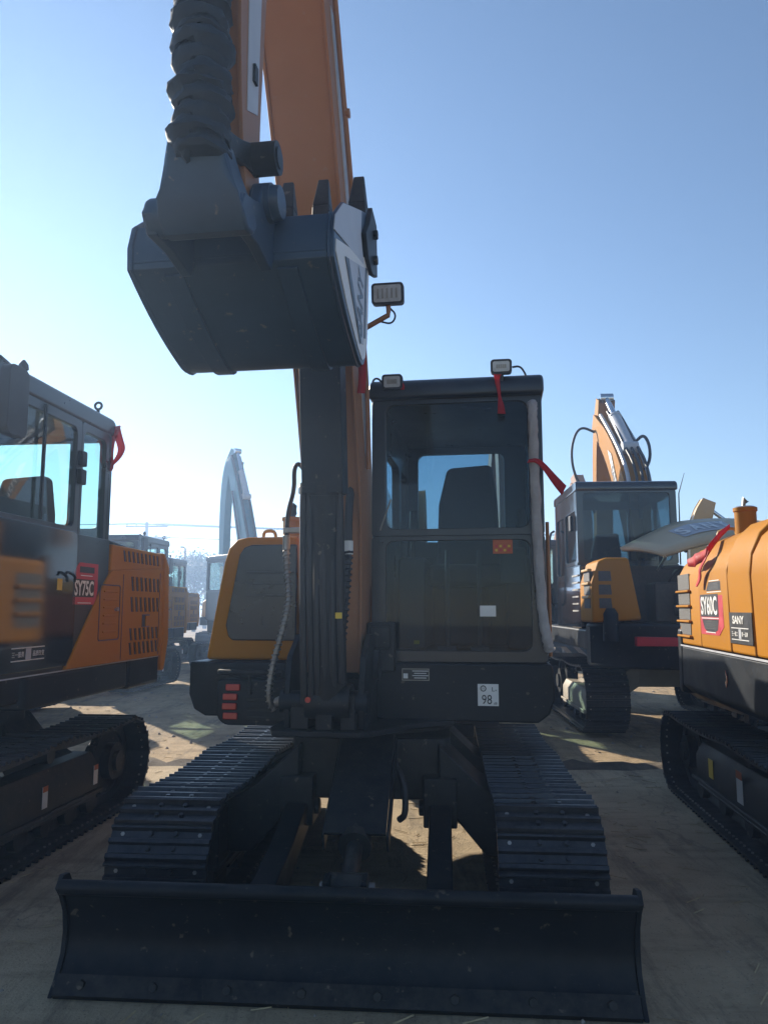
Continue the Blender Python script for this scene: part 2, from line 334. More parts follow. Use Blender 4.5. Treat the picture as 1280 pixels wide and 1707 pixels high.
# broken strip of earth between the slab and the yard
b = MB(); sx_ = [-14 + .14 * i for i in range(201)]
vv = []
for x in sx_:
    y0_ = 7.30 - .035 * x; y1_ = y0_ + .50 + .10 * math.sin(x * 1.3) + random.uniform(-.06, .06)
    for k_ in range(5): vv.append((x, y0_ + (y1_ - y0_) * k_ / 4, -.06 + (random.uniform(.0, .055) if 0 < k_ < 4 else -.01) + .035 * (k_ in (2, 3))))
b.add(vv, [(5 * i + k_, 5 * i + 5 + k_, 5 * i + 6 + k_, 5 * i + 1 + k_) for i in range(200) for k_ in range(4)])
tag(b.build('earth_strip', 'rubble'), 'rough strip of broken earth along the slab edge', kind='structure')
b = MB()
for i in range(1500):
    x = random.uniform(-8, 6); y = random.uniform(7.15, 7.7) - .035 * x if i < 300 else random.uniform(7.7, 16) if i < 700 else random.uniform(2.3, 7.0)
    zg = -.045 if i < 700 else -.001; r = random.uniform(.008, .035) * (1.3 if random.random() < .1 else 1) * (1 if i < 700 else .35); k = random.uniform(.4, .8)
    n_ = 5; a0 = random.random() * 6
    vs_ = [(x + r * math.cos(a0 + t * 1.2566) * random.uniform(.7, 1.2), y + r * math.sin(a0 + t * 1.2566) * random.uniform(.7, 1.2), zg) for t in range(n_)]
    b.add(vs_ + [(x, y, zg + r * k * 1.4)], [(t, (t + 1) % n_, n_) for t in range(n_)])
tag(b.build('gravel', 'stone'), 'small stones scattered along the slab edge and dirt', 'gravel', kind='stuff')
b = MB()
for i in range(2200):
    x = random.uniform(-6, 5); y = random.choice((random.uniform(2.4, 7.2), random.uniform(7.3, 14))); a = random.random() * 3.14; l = random.uniform(.02, .07)
    z = .004 if y < 7.1 - .035 * x else -.03
    dx, dy = math.cos(a) * l, math.sin(a) * l
    b.add([(x - dx, y - dy, z), (x + dx, y + dy, z), (x + dx - dy * .06, y + dy + dx * .06, z + .004), (x - dx - dy * .06, y - dy + dx * .06, z + .004)], [(0, 1, 2, 3)])
tag(b.build('straw_litter', 'dry_straw'), 'bits of dry straw lying about on the ground', 'straw', kind='stuff')

# ------------------------------------------------------------------ undercarriage
SHOE = {}
def shoe_mesh(wd, pitch):
    key = (round(wd, 3), round(pitch, 3))
    if key in SHOE: return SHOE[key]
    b = MB(); p = pitch / 2; ov = .012
    prof = [(-p, 0), (-p, .020), (-p + .010, .036), (-p + .018, .036), (-p + .026, .014), (-.014, .013), (-.008, .030), (.008, .030), (.014, .013), (p - .022, .012), (p - .014, .027), (p + ov - .010, .027), (p + ov, .006), (p + ov, 0)]
    b.prism(prof, 'x', -wd / 2, wd / 2)
    b.cur = 1
    for x in (-.065, .045):
        for y in (-.032, .030):
            b.cur = 0; b.tube([(x, y, .010), (x, y, .028)], .011, 6)
    b.cur = 1
    for x in (-wd / 2 + .05, wd / 2 - .05):
        b.tube([(x, -.03, .010), (x, -.03, .0165)], .009, 6); b.tube([(x, -.03, -.009), (x, -.03, .001)], .008, 6); b.tube([(x, .03, -.009), (x, .03, .001)], .008, 6)
    me = b.mesh('track_shoe', ['track_steel', 'worn_steel']); SHOE[key] = me; return me
def track_path(Lt, ht):
    r0 = ht / 2 - .036; h = Lt / 2 - ht / 2; pts = []
    zc = ht / 2
    n = 24
    for i in range(n + 1):                       # front idler (-y), going from the top over the front to the bottom
        a = R(90 + 180 * i / n); pts.append((-h + r0 * math.cos(a), zc + r0 * math.sin(a)))
    for i in range(1, 20): pts.append((-h + 2 * h * i / 20, zc - r0))
    for i in range(n + 1):
        a = R(-90 + 180 * i / n); pts.append((h + r0 * math.cos(a), zc + r0 * math.sin(a)))
    for i in range(1, 20):
        t = i / 20; sag = -.025 * math.sin(math.pi * ((t * 2) % 1)); pts.append((h - 2 * h * t, zc + r0 + sag))
    return pts
def sample(pts, n):
    P = [Vector(p) for p in pts] + [Vector(pts[0])]; d = [0]
    for a, c in zip(P, P[1:]): d.append(d[-1] + (c - a).length)
    T = d[-1]; out = []; j = 0
    for i in range(n):
        s = T * i / n
        while d[j + 1] < s: j += 1
        f = (s - d[j]) / (d[j + 1] - d[j]); out.append((P[j].lerp(P[j + 1], f), (P[j + 1] - P[j]).normalized()))
    return out, T
def undercarriage(root, half=1.1, wd=.45, Lt=2.85, ht=.62, shoes=True, frame='frame_black', pieces=True, phase=0):
    g = half - wd / 2; pts = track_path(Lt, ht); _, T = sample(pts, 10); n = round(T / .137); pitch = T / n
    ring, _ = sample(pts, n)
    for sgn in (-1, 1):
        cx = sgn * g
        # chain belt
        b = MB(); ring2, _ = sample(pts, n * 2); o = []
        for p, t in ring2:
            nn = Vector((t.y, -t.x))             # outward normal
            for dx, dn in ((-.05, -.005), (.05, -.005), (.05, -.07), (-.05, -.07)):
                q = p + nn * dn; o.append((cx + dx, q.x, q.y))
        k = len(ring2)
        b.add(o, [(4 * i + j, 4 * i + (j + 1) % 4, 4 * ((i + 1) % k) + (j + 1) % 4, 4 * ((i + 1) % k) + j) for i in range(k) for j in range(4)])
        tr = b.build('track', 'track_steel', root)
        if shoes:
            me = shoe_mesh(wd, pitch)
            for p, t in ring:
                nn = Vector((t.y, -t.x))
                m = Matrix(((1, 0, 0, cx), (0, t.x, nn.x, p.x), (0, t.y, nn.y, p.y), (0, 0, 0, 1)))
                if m.determinant() < 0: m = m @ Matrix.Diagonal((-1, 1, 1, 1))
                obj('track_shoe', me, tr, mat=m)
        else:
            b = MB()
            for p, t in ring:
                nn = Vector((t.y, -t.x)); q = p
                for (d0, d1, h0, h1) in ((-.07, .07, 0, .016), (-.066, -.045, .014, .036)):
                    vs_ = []
                    for x in (-wd / 2, wd / 2):
                        for dd, hh in ((d0, h0), (d1, h0), (d1, h1), (d0, h1)):
                            z = q + t * dd + nn * hh; vs_.append((cx + x, z.x, z.y))
                    b.add(vs_, [(0, 1, 2, 3), (7, 6, 5, 4), (0, 4, 5, 1), (1, 5, 6, 2), (2, 6, 7, 3), (3, 7, 4, 0)])
            tag(b.build('track_shoes', 'track_steel', tr), None, kind='stuff')
        rw = ht / 2 - .115; h = Lt / 2 - ht / 2; zc = ht / 2
        b = MB(); b.tube([(cx - .055, -h, zc), (cx - .04, -h, zc), (cx + .04, -h, zc), (cx + .055, -h, zc)], [rw - .03, rw, rw, rw - .03], 28); b.cyl((cx - .09, -h, zc), (cx + .09, -h, zc), .07, 16)
        b.build('idler', 'frame_black', tr)
        b = MB(); b.tube([(cx - .03, h, zc), (cx + .03, h, zc)], rw + .01, 28); b.tube([(cx - .10, h, zc), (cx + .10, h, zc)], rw * .62, 20); b.tube([(cx - .13, h, zc), (cx + .13, h, zc)], rw * .35, 16)
        for i in range(17):
            a = 6.283 * i / 17; b.cyl((cx - .022, h + (rw + .012) * math.cos(a), zc + (rw + .012) * math.sin(a)), (cx + .022, h + (rw + .012) * math.cos(a), zc + (rw + .012) * math.sin(a)), .022, 6)
        b.build('sprocket', 'frame_black', tr)
        for i in range(5):
            y = -h + .38 + i * (2 * h - .76) / 4; b = MB(); b.tube([(cx - .10, y, .125), (cx - .05, y, .125), (cx - .045, y, .125), (cx + .045, y, .125), (cx + .05, y, .125), (cx + .10, y, .125)], [.075, .075, .055, .055, .075, .075], 16)
            b.build('roller', 'frame_black', tr)
        b = MB(); b.cyl((cx - .05, .1, ht - .14), (cx + .05, .1, ht - .14), .05, 14); b.build('carrier_roller', 'frame_black', tr)
        # track frame beam with its sloped outer face and sole flange
        b = MB(); x0 = cx - .10; x1 = cx + .10
        pf = [(x0, .17), (x1, .17), (x1, .36), (x1 - .05 * (sgn > 0), .45), (x0 + .05 * (sgn < 0), .45), (x0, .36)]
        b.prism(pf, 'y', -h + .30, h - .30)
        b.box(cx - .125, cx + .125, -h + .42, h - .42, .150, .172)
        b.box(cx - .125, cx - .1, -h + .2, h - .25, .17, .2); b.box(cx + .1, cx + .125, -h + .2, h - .25, .17, .2)
        b.box(cx - .06, cx + .06, -h - .02, -h + .34, zc - .05, zc + .05)
        b.build('track_frame', frame, root, bevel=.008)
    # centre frame with four swept legs, swing bearing
    b = MB(); gi = g - .09
    b.prism(rrect(-.42, -.55, .42, .55, .08), 'z', .47, .78)
    for sy in (-1, 1):
        for sx in (-1, 1):
            l0 = [(sx * .36, .76), (sx * .36, .49), (sx * (gi - .14), .22), (sx * (gi + .06), .20), (sx * (gi + .06), .43), (sx * (gi - .16), .56)]
            yA, yB = sorted((sy * .22, sy * .62)); yC = sy * .12
            a = [(p[0], p[1]) for p in l0]
            b.prism(a, 'y', yA, yB)
    b.build('center_frame', frame, root, bevel=.012)
    b = MB(); b.tube([(0, 0, .77), (0, 0, .80), (0, 0, .80), (0, 0, .87)], [.44, .44, .40, .40], 36); b.build('swing_bearing', 'frame_black', root)

def panel_glass(name, x0, x1, y0, y1, z0, z1, ax, mat, parent, r=.05, t=.008):
    b = MB()
    if ax == 'x': b.prism(rrect(y0, z0, y1, z1, r, 4), 'x', x0 - t / 2, x0 + t / 2)
    else: b.prism(rrect(x0, z0, x1, z1, r, 4), 'y', y0 - t / 2, y0 + t / 2)
    return b.build(name, mat, parent)
def ring_frame(b, outer, inner, ax, a, c):
    # flat frame with a window: outer and inner loops must have the same count
    n = len(outer)
    def P(p, t): return (t, p[0], p[1]) if ax == 'x' else (p[0], t, p[1]) if ax == 'y' else (p[0], p[1], t)
    v = [P(p, a) for p in outer] + [P(p, a) for p in inner] + [P(p, c) for p in outer] + [P(p, c) for p in inner]
    f = []
    for i in range(n):
        j = (i + 1) % n
        f += [(i, j, n + j, n + i), (2 * n + i, 3 * n + i, 3 * n + j, 2 * n + j), (i, 2 * n + i, 2 * n + j, j), (n + i, n + j, 3 * n + j, 3 * n + i)]
    b.add(v, f)
def win(b, o, i, ax, a, c, ro=.02, ri=.05): ring_frame(b, rrect(*o, ro, 4), rrect(*i, ri, 4), ax, a, c)

def cab(root, x0, x1, y0, y1, z0, z1, rot=None, glassm='cab_glass', belt=None, mid=None, interior=True, inner_side=True, rear=(.12, .20), nose=.05, body='cab_black'):
    """closed operator's cab: roof, framed walls, lower panels, panes, seat.  front is -y"""
    zb = belt or z0 + .72; zr = z1 - .115; t = .05; ym = mid if mid is not None else y0 + (y1 - y0) * .66
    b = MB()
    # front frame, two openings
    win(b, (x0, zb - .02, x1, zr), (x0 + .08, zb + .02, x1 - .08, zr - .03), 'y', y0, y0 + t)
    win(b, (x0, z0, x1, zb - .02), (x0 + .08, z0 + .06, x1 - .08, zb - .045), 'y', y0, y0 + t)
    # rear frame
    win(b, (x0, zb - .05, x1, zr), (x0 + rear[0], zb + .06, x1 - rear[1], zr - .05), 'y', y1 - t, y1); b.box(x0, x1, y1 - t, y1, z0, zb - .05)
    for xs, s in ((x0, 1), (x1 - t, -1)):
        fr = z0 + .32 if (s > 0 or True) else z0
        zt = zr - (.06 if s < 0 else .24)
        win(b, (y0 + t, zb - .03, ym, zr), (y0 + t + .05, zb + .02, ym - .06, zt), 'x', xs, xs + t)
        win(b, (ym, zb - .18, y1 - t, zr), (ym + .03, zb - .12, y1 - t - .05, zt), 'x', xs, xs + t)
        b.box(xs, xs + t, y0 + t, ym, z0, zb - .03); b.box(xs, xs + t, ym, y1 - t, z0, zb - .18)
    b.box(x0 + t, x1 - t, y0 + t, y1 - t, z0, z0 + .04)
    c = b.build('cab', body, root, rot=rot, bevel=.006)
    b = MB(); b.prism(rrect(y0 - nose, zr - .004, y1 + .03, z1, [.02, .02, .07, .075], 6), 'x', x0 - .012, x1 + .012)
    b.build('roof', body, c, bevel=.03, seg=3)
    g = glassm
    panel_glass('windscreen', x0 + .07, x1 - .07, y0 + .02, 0, zb + .01, zr - .02, 'y', g, c)
    panel_glass('lower_windscreen', x0 + .07, x1 - .07, y0 + .02, 0, z0 + .05, zb - .035, 'y', g, c)
    panel_glass('rear_window', x0 + rear[0] - .01, x1 - rear[1] + .01, y1 - .025, 0, zb + .05, zr - .04, 'y', g, c, .06)
    for xs in (x0 + .02, x1 - .02):
        panel_glass('door_window', xs, 0, y0 + t + .04, ym - .05, zb + .01, zr - .05, 'x', g, c)
        panel_glass('side_window', xs, 0, ym + .02, y1 - t - .04, zb - .13, zr - .05, 'x', g, c)
    if interior:
        xm = (x0 + x1) / 2 + .02; ys = y0 + (y1 - y0) * .62
        b = MB(); b.box(xm - .24, xm + .24, ys - .24, ys + .25, z0 + .42, z0 + .56); b.box(xm - .14, xm + .14, ys - .14, ys + .14, z0 + .04, z0 + .43)
        s_ = b.build('seat', 'seat_fabric', c, bevel=.04, seg=3)
        b = MB(); sh = .0
        b.prism([(xm - .22, z0 + .5), (xm + .22, z0 + .5), (xm + .20, z0 + 1.02), (xm + .165, z0 + 1.27), (xm - .14, z0 + 1.25), (xm - .20, z0 + 1.0)], 'y', ys + .20, ys + .33)
        b.build('backrest', 'seat_fabric', s_, bevel=.035, seg=3)
        for sx in (-1, 1):
            b = MB(); bx = xm + sx * .33; b.box(bx - .085, bx + .085, ys - .32, ys + .22, z0 + .04, z0 + .60); b.build('console', 'interior', c, bevel=.02)
            b = MB(); b.tube([(bx, ys - .24, z0 + .58), (bx + .01, ys - .27, z0 + .78)], .014, 8); b.tube([(bx + .01, ys - .27, z0 + .76), (bx + .012, ys - .275, z0 + .80), (bx + .012, ys - .285, z0 + .89)], [.02, .03, .024], 10); b.build('joystick', 'rubber', c)
            b = MB(); px = xm + sx * .09; b.tube([(px, y0 + .28, z0 + .04), (px, y0 + .22, z0 + .38), (px, y0 + .26, z0 + .62)], .013, 8); b.box(px - .05, px + .05, y0 + .16, y0 + .30, z0 + .05, z0 + .075); b.build('travel_lever', 'interior', c)
        b = MB(); b.box(x1 - .24, x1 - .10, y0 + .10, y0 + .16, z0 + .42, z0 + .62); b.build('monitor', 'interior', c, bevel=.012)
    return c
def eye_bolt(parent, x, y, z, mat='frame_black'):
    b = MB(); b.cyl((x, y, z), (x, y, z + .035), .012, 8); n = 16
    b.tube([(x, y + .0, z + .035)] * 0 + [(x + .024 * math.cos(6.2832 * i / n), y, z + .062 + .024 * math.sin(6.2832 * i / n)) for i in range(n + 1)], .009, 8, caps=False)
    b.build('lifting_eye', mat, parent)
def beam(root, name, path, xc, wd, mat, rot=None, flange=.014):
    pl = band(path); b = MB(); b.prism(inset(pl, .014), 'x', xc - wd / 2 + flange, xc + wd / 2 - flange)
    b.prism(pl, 'x', xc - wd / 2, xc - wd / 2 + flange); b.prism(pl, 'x', xc + wd / 2 - flange, xc + wd / 2)
    return b.build(name, mat, root, rot=rot, bevel=.004)
def cylinder(root, name, x, a, c, r, split=.55, rot=None, barrel='frame_black', rod='chrome'):
    a = Vector((x, *a)); c = Vector((x, *c)); m = a.lerp(c, split); d = (c - a).normalized(); b = MB()
    b.tube([a, m - d * .05, m - d * .05, m], [r, r, r * 1.12, r * 1.12], 18); b.tube([a - Vector((r * 1.3, 0, 0)), a + Vector((r * 1.3, 0, 0))], r * 1.05, 16)
    o = b.build(name, barrel, root, rot=rot)
    b = MB(); b.tube([m, c], r * .55, 14); b.tube([c - Vector((r * 1.2, 0, 0)), c + Vector((r * 1.2, 0, 0))], r * .95, 16); b.build('rod', rod, o)
    return o
def worklight(parent_or_none, name, pos, rot, w_=.15, h_=.105, label=None, root=None):
    # lamp with housing, lens and bars; built round its own origin
    o = bpy.data.objects.new('tmp', None)
    b = MB(); b.prism(rrect(-w_ / 2, -h_ / 2, w_ / 2, h_ / 2, .018, 4), 'y', -.022, .022, a2=None); b.prism(rrect(-w_ / 2 + .015, -h_ / 2 + .012, w_ / 2 - .015, h_ / 2 - .012, .012, 4), 'y', .022, .05)
    b.cyl((0, .01, -h_ / 2), (0, .01, -h_ / 2 - .035), .012, 8)
    b.v = [tuple(rot @ Vector(v) + Vector(pos)) for v in b.v]; h = b.build(name, 'rubber', parent_or_none)
    b = MB(); b.prism(rrect(-w_ / 2 + .012, -h_ / 2 + .012, w_ / 2 - .012, h_ / 2 - .012, .01, 3), 'y', -.0245, -.021)
    b.v = [tuple(rot @ Vector(v) + Vector(pos)) for v in b.v]; b.build('lens', 'lens_clear', h)
    b = MB()
    for i in range(5):
        x = -w_ / 2 + .035 + i * (w_ - .07) / 4; b.box(x - .005, x + .005, -.029, -.0244, -h_ / 2 + .03, h_ / 2 - .03)
    b.v = [tuple(rot @ Vector(v) + Vector(pos)) for v in b.v]; b.build('lens_rib', 'worn_steel', h)
    return h
def fins(root, side, x, y0, y1, z0, z1, n, paint, rot=None):
    """radiator grille: dark mesh panels between painted bars; side is +1/-1 (faces +x/-x)"""
    b = MB(); e = .004; xa, xb = (x, x + e) if side > 0 else (x - e, x)
    b.prism([(y0, z0), (y1, z0), (y1, z1), (y0, z1)], 'x', xa, xb); g = b.build('grille', 'mesh_grey', root, rot=rot)
    for i in range(n):
        z = z0 + (z1 - z0) * (i + 1) / (n + 1) if n > 0 else 0
        b = MB(); b.box(min(x - .002 * side, x + .03 * side), max(x - .002 * side, x + .03 * side), y0 - .01, y1 + .01, z - .016, z + .016); b.build('grille_bar', paint, g, bevel=.008)
    return g
def ribbon(name, pts, wid, d, label):
    b = MB(); b.strip(chaikin(pts, 2), [wid if not isinstance(wid, list) else wid[0] + 0. if len(wid) < 2 else wid[min(len(wid) - 2, int(i / (4 * len(pts)) * (len(wid) - 1)))] * (1 - (i / (4 * len(pts)) * (len(wid) - 1)) % 1) + wid[min(len(wid) - 2, int(i / (4 * len(pts)) * (len(wid) - 1))) + 1] * ((i / (4 * len(pts)) * (len(wid) - 1)) % 1) for i in range(4 * len(pts))], d)
    o = b.build(name, 'ribbon_red', None, thick=.0015); return tag(o, label, 'ribbon', 'red ribbons tied to the machines')


# ================================================================== the excavator in the middle
main = thing('excavator', (-.03, 4.70, 0), -4.5, 'excavator in the middle facing the viewer, black dozer blade in front and bucket curled overhead', 'excavator')
undercarriage(main, 1.045, .44, 2.80, .62)
U = R(-4.0)                        # the upper body is swung a little on its bearing
# dozer blade on its two push arms, lift cylinder under a folded guard
front = [(-1.69, 0), (-1.645, .05), (-1.60, .125), (-1.588, .20), (-1.60, .28), (-1.635, .345), (-1.67, .385)]
b = MB(); b.prism(front + [(p[0] + .02 + .02 * (p[1] < .2), p[1]) for p in front[::-1]], 'x', -1.085, 1.085)
blade = b.build('dozer_blade', 'black_paint', main, bevel=.003)
b = MB(); b.tube([(-1.085, -1.668, .388), (1.085, -1.668, .388)], .028, 14); b.build('top_tube', 'black_paint', blade)
for sx in (-1, 1):
    b = MB(); b.prism([(p[0] - .012, p[1]) for p in front] + [(-1.65, .428), (-1.60, .42), (-1.52, .31), (-1.50, .15), (-1.56, .02)], 'x', sx * 1.085, sx * 1.105); b.build('end_plate', 'black_paint', blade, bevel=.004)
b = MB(); b.prism([(-1.70, .0), (-1.655, .055), (-1.665, .075), (-1.715, .02)], 'x', -1.08, 1.08); b.build('cutting_edge', 'frame_black', blade)
for i in range(8):
    x = -.98 + .28 * i; b = MB(); b.tube([(x, -1.700, .052), (x, -1.682, .045)], [.016, .019], 6); b.build('edge_bolt', 'frame_black', blade)
b = MB(); b.box(-.95, .95, -1.56, -1.50, .16, .28); b.build('rear_rib', 'black_paint', blade, bevel=.006)
for sx in (-1, 1):
    b = MB(); m = Matrix.Translation((sx * .365, 0, 0))
    b.prism([(-1.57, .12), (-1.57, .29), (-1.0, .38), (-.56, .50), (-.50, .49), (-.50, .38), (-.62, .33), (-1.1, .21)], 'x', sx * .365 - .055, sx * .365 + .055)
    b.build('push_arm', 'black_paint', blade, bevel=.01)
    b = MB(); b.box(sx * .365 - .085, sx * .365 + .085, -.66, -.48, .36, .60); b.cyl((sx * .365 - .11, -.58, .44), (sx * .365 + .11, -.58, .44), .04, 14); b.build('arm_bracket', 'frame_black', main, bevel=.008)
    b = MB(); b.prism([(sx * .31, -1.56), (sx * .42, -1.56), (sx * .42, -1.30)] if sx > 0 else [(sx * .30, -1.56), (sx * .56, -1.56), (sx * .42, -1.28)], 'z', .20, .225); b.build('gusset', 'black_paint', blade)
b = MB()
b.prism([(-.62, .80), (-1.22, .475), (-1.235, .49), (-.63, .815)], 'x', -.135, .135)
for sx in (-1, 1): b.prism([(-.62, .80), (-1.22, .475), (-1.19, .40), (-.62, .70)], 'x', sx * .135, sx * .147)
lg = b.build('cylinder_guard', 'black_paint', main, bevel=.004)
lift = cylinder(main, 'lift_cylinder', 0, (-.62, .66), (-1.47, .34), .066, .72, None, 'frame_black', 'frame_black')
for sx in (-1, 1):
    b = MB(); b.prism([(-1.58, .18), (-1.58, .40), (-1.50, .41), (-1.41, .36), (-1.41, .30), (-1.50, .24)], 'x', sx * .075 - .012, sx * .075 + .012); b.build('clevis', 'black_paint', blade, bevel=.004)
b = MB(); b.cyl((-.11, -1.47, .34), (.11, -1.47, .34), .028, 14); b.build('clevis_pin', 'worn_steel', blade)
b = MB(); b.tube(chaikin([(.12, -.66, .70), (.19, -.74, .60), (.20, -.80, .46), (.165, -.78, .43)], 3), .016, 8); b.build('hose', 'rubber', main)

# --- upper frame
b = MB()
b.prism([(-.02, 1.165), (.985, 1.165), (.995, 1.12), (.995, .99), (.97, .91), (.91, .865), (.10, .865), (-.02, .90)], 'y', -.50, 1.10)
b.prism([(-.995, 1.16), (-.995, .98), (-.965, .90), (-.90, .865), (-.40, .865), (-.40, 1.16)], 'y', -.48, 1.10)
b.box(-.42, .0, -.30, 1.10, .88, 1.10)
upper = b.build('upper_frame', 'black_paint', main, rot=U, bevel=.012)
b = MB(); b.prism([(-1.0, .95), (1.0, .95), (1.0, 1.52), (.85, 1.72), (.5, 1.88), (0, 1.93), (-.5, 1.88), (-.85, 1.72), (-1.0, 1.52)], 'z', .86, 1.18); b.build('counterweight', 'black_paint', main, rot=U, bevel=.03)
b = MB(); b.prism([(-.96, .62), (.0, .62), (.0, .95), (.94, .95), (.94, 1.50), (.80, 1.68), (.45, 1.82), (-.45, 1.82), (-.82, 1.68), (-.96, 1.50)], 'z', 1.18, 1.86); hood = b.build('engine_hood', 'yellow_paint', main, rot=U, bevel=.05, seg=3)
fins(hood, -1, -.96, 1.04, 1.46, 1.30, 1.74, 3, 'yellow_paint')
b = MB(); b.tube([(-.80, .92, 1.85), (-.80, .92, 2.10), (-.80, .92, 2.11), (-.80, .92, 2.13)], [.07, .07, .078, .078], 20); ex = b.build('exhaust_pipe', 'yellow_paint', hood)
b = MB(); b.tube([(-.80, .92, 2.13), (-.80, .92, 2.16), (-.80, .92, 2.19), (-.80, .92, 2.22), (-.80, .92, 2.24)], [.02, .034, .03, .034, .012], 10); b.build('rain_cap', 'frame_black', ex)
b = MB(); b.tube(chaikin([(-.67, -.2, 1.855), (-.67, -.2, 1.895), (-.66, -.2, 1.915), (-.61, -.2, 1.915), (-.595, -.2, 1.895), (-.595, -.2, 1.855)], 1), .011, 8); b.build('grab_handle', 'pale_yellow', hood)
# --- side tank with its dark front cover
def tankp(k=0.): return [(-.935 + k, 1.165), (-.40, 1.165), (-.40, 1.862 - k), (-.70, 1.862 - k), (-.765, 1.85 - k), (-.815, 1.80 - k), (-.84 + k, 1.72)]
b = MB(); b.prism(tankp(), 'y', -.40, .60); tank = b.build('side_tank', 'yellow_paint', main, rot=U, bevel=.022, seg=3)
b = MB(); pc = [(-.80, 1.30), (-.775, 1.275), (-.405, 1.275), (-.405, 1.815), (-.67, 1.815), (-.715, 1.80), (-.742, 1.76), (-.815, 1.36)]
b.prism(pc, 'y', -.418, -.398); cover = b.build('front_cover', 'cab_black', tank, bevel=.008)
for z in (1.52, 1.585, 1.65):
    b = MB(); b.box(-.70, -.42, -.423, -.416, z, z + .012); b.build('groove_rib', 'cab_black', cover, bevel=.003)
b = MB(); win(b, (-.62, 1.34, -.42, 1.43), (-.60, 1.355, -.44, 1.415), 'y', -.424, -.416, .015, .01); b.build('cover_latch', 'cab_black', cover)
# --- step with rail, red lamps
b = MB(); b.prism(rrect(-.79, .835, -.40, 1.075, [.07, .0, .0, .02], 5), 'y', -.60, -.475); step = b.build('step_box', 'black_paint', main, rot=U, bevel=.012)
b = MB(); b.tube(chaikin([(-.76, -.50, 1.10), (-.79, -.55, 1.115), (-.77, -.62, 1.115), (-.60, -.63, 1.115), (-.42, -.63, 1.115)], 2), .014, 8); b.tube([(-.60, -.62, 1.115), (-.60, -.605, 1.0)], .010, 6); b.build('step_rail', 'frame_black', step)
for i, (z, xo) in enumerate(((1.035, .0), (.985, -.015), (.935, -.018), (.885, -.012))):
    b = MB(); b.box(-.735 + xo, -.655 + xo, -.615, -.598, z - .018, z + .018); b.build('red_reflector', 'lens_red', step, bevel=.006)
for z in (1.02, .97, .92, .875):
    b = MB(); b.box(-.62, -.41, -.606, -.598, z - .008, z + .008); b.build('step_slat', 'frame_black', step, bevel=.003)
# --- boom bracket
b = MB()
b.prism([(-.43, -.30), (-.41, -.86), (-.37, -.97), (.06, -.97), (.12, -.92), (.30, -.62), (.48, -.50), (.48, -.30)], 'z', .845, .872)
for x in (-.33, .04):
    b.prism([(-.30, .87), (-.90, .87), (-.93, 1.0), (-.86, 1.22), (-.70, 1.32), (-.50, 1.32), (-.30, 1.15)], 'x', x, x + .03)
b.cyl((-.36, -.60, 1.16), (.10, -.60, 1.16), .075, 20); b.cyl((-.35, -.88, 1.0), (.09, -.88, 1.0), .055, 18)
b.box(-.29, -.20, -.93, -.70, .872, 1.0); b.box(-.16, -.08, -.95, -.70, .872, .98); b.box(-.04, .03, -.94, -.70, .872, 1.04)
b.build('boom_bracket', 'black_paint', main, rot=U, bevel=.006)
b = MB(); b.box(.02, .17, -.56, -.50, 1.12, 1.38); b.box(.035, .15, -.585, -.555, 1.24, 1.36); b.build('valve_box', 'frame_black', main, rot=U, bevel=.012)
b = MB(); b.tube([(-.19, -.965, 1.02), (-.19, -.985, 1.02)], .014, 10); b.build('marker_lamp', 'lens_red', main, rot=U)
# --- boom, arm
boom = beam(main, 'boom', [(-.60, 1.10, .20), (-.52, 1.50, .30), (-.50, 2.0, .38), (-.68, 2.60, .46), (-1.14, 3.57, .40), (-1.62, 4.35, .33), (-2.22, 5.02, .24)], -.14, .31, 'orange_paint', U)
for i in range(2):
    bp = [(-1.02, 3.18), (-.93, 3.14), (-1.36, 3.98), (-1.48, 4.16), (-1.55, 4.16)] if i == 0 else [(-.60, 2.30), (-.51, 2.24), (-.66, 2.72), (-.92, 3.12), (-1.01, 3.16), (-.74, 2.66)]
    b = MB(); b.prism(bp, 'x', .0150, .0185); b.build('stripe', 'decal_grey', boom)
b = MB(); b.tube(chaikin([(.035, -.60, 2.20), (.04, -.66, 2.62), (.04, -1.02, 3.30), (.035, -1.55, 4.22)], 3), .013, 8); b.tube([(.035, -1.30, 3.80), (.06, -1.30, 3.80)], .022, 8); b.build('pipe', 'orange_paint', boom)
arm = beam(main, 'arm', [(-2.10, 5.28, .20), (-2.26, 4.9, .34), (-2.42, 4.2, .32), (-2.46, 3.4, .25), (-2.455, 2.93, .17), (-2.41, 2.70, .13)], -.135, .21, 'orange_paint', U)
b = MB(); b.prism([(-2.52, 4.2), (-2.36, 4.2), (-2.40, 3.05), (-2.50, 3.0)], 'x', -.030, -.027); b.build('side_decal', 'decal_grey', arm)
b = MB(); b.box(-.03, -.018, -2.46, -2.43, 3.13, 3.19); b.build('hose_clip', 'frame_black', arm)
b = MB(); b.cyl((-.20, -2.43, 2.875), (.055, -2.43, 2.875), .052, 24); b.cyl((.055, -2.43, 2.875), (.060, -2.43, 2.875), .034, 18); b.build('link_pin', 'frame_black', arm)
cylinder(main, 'arm_cylinder', -.135, (-1.30, 4.55), (-2.05, 5.42), .07, .6, U)
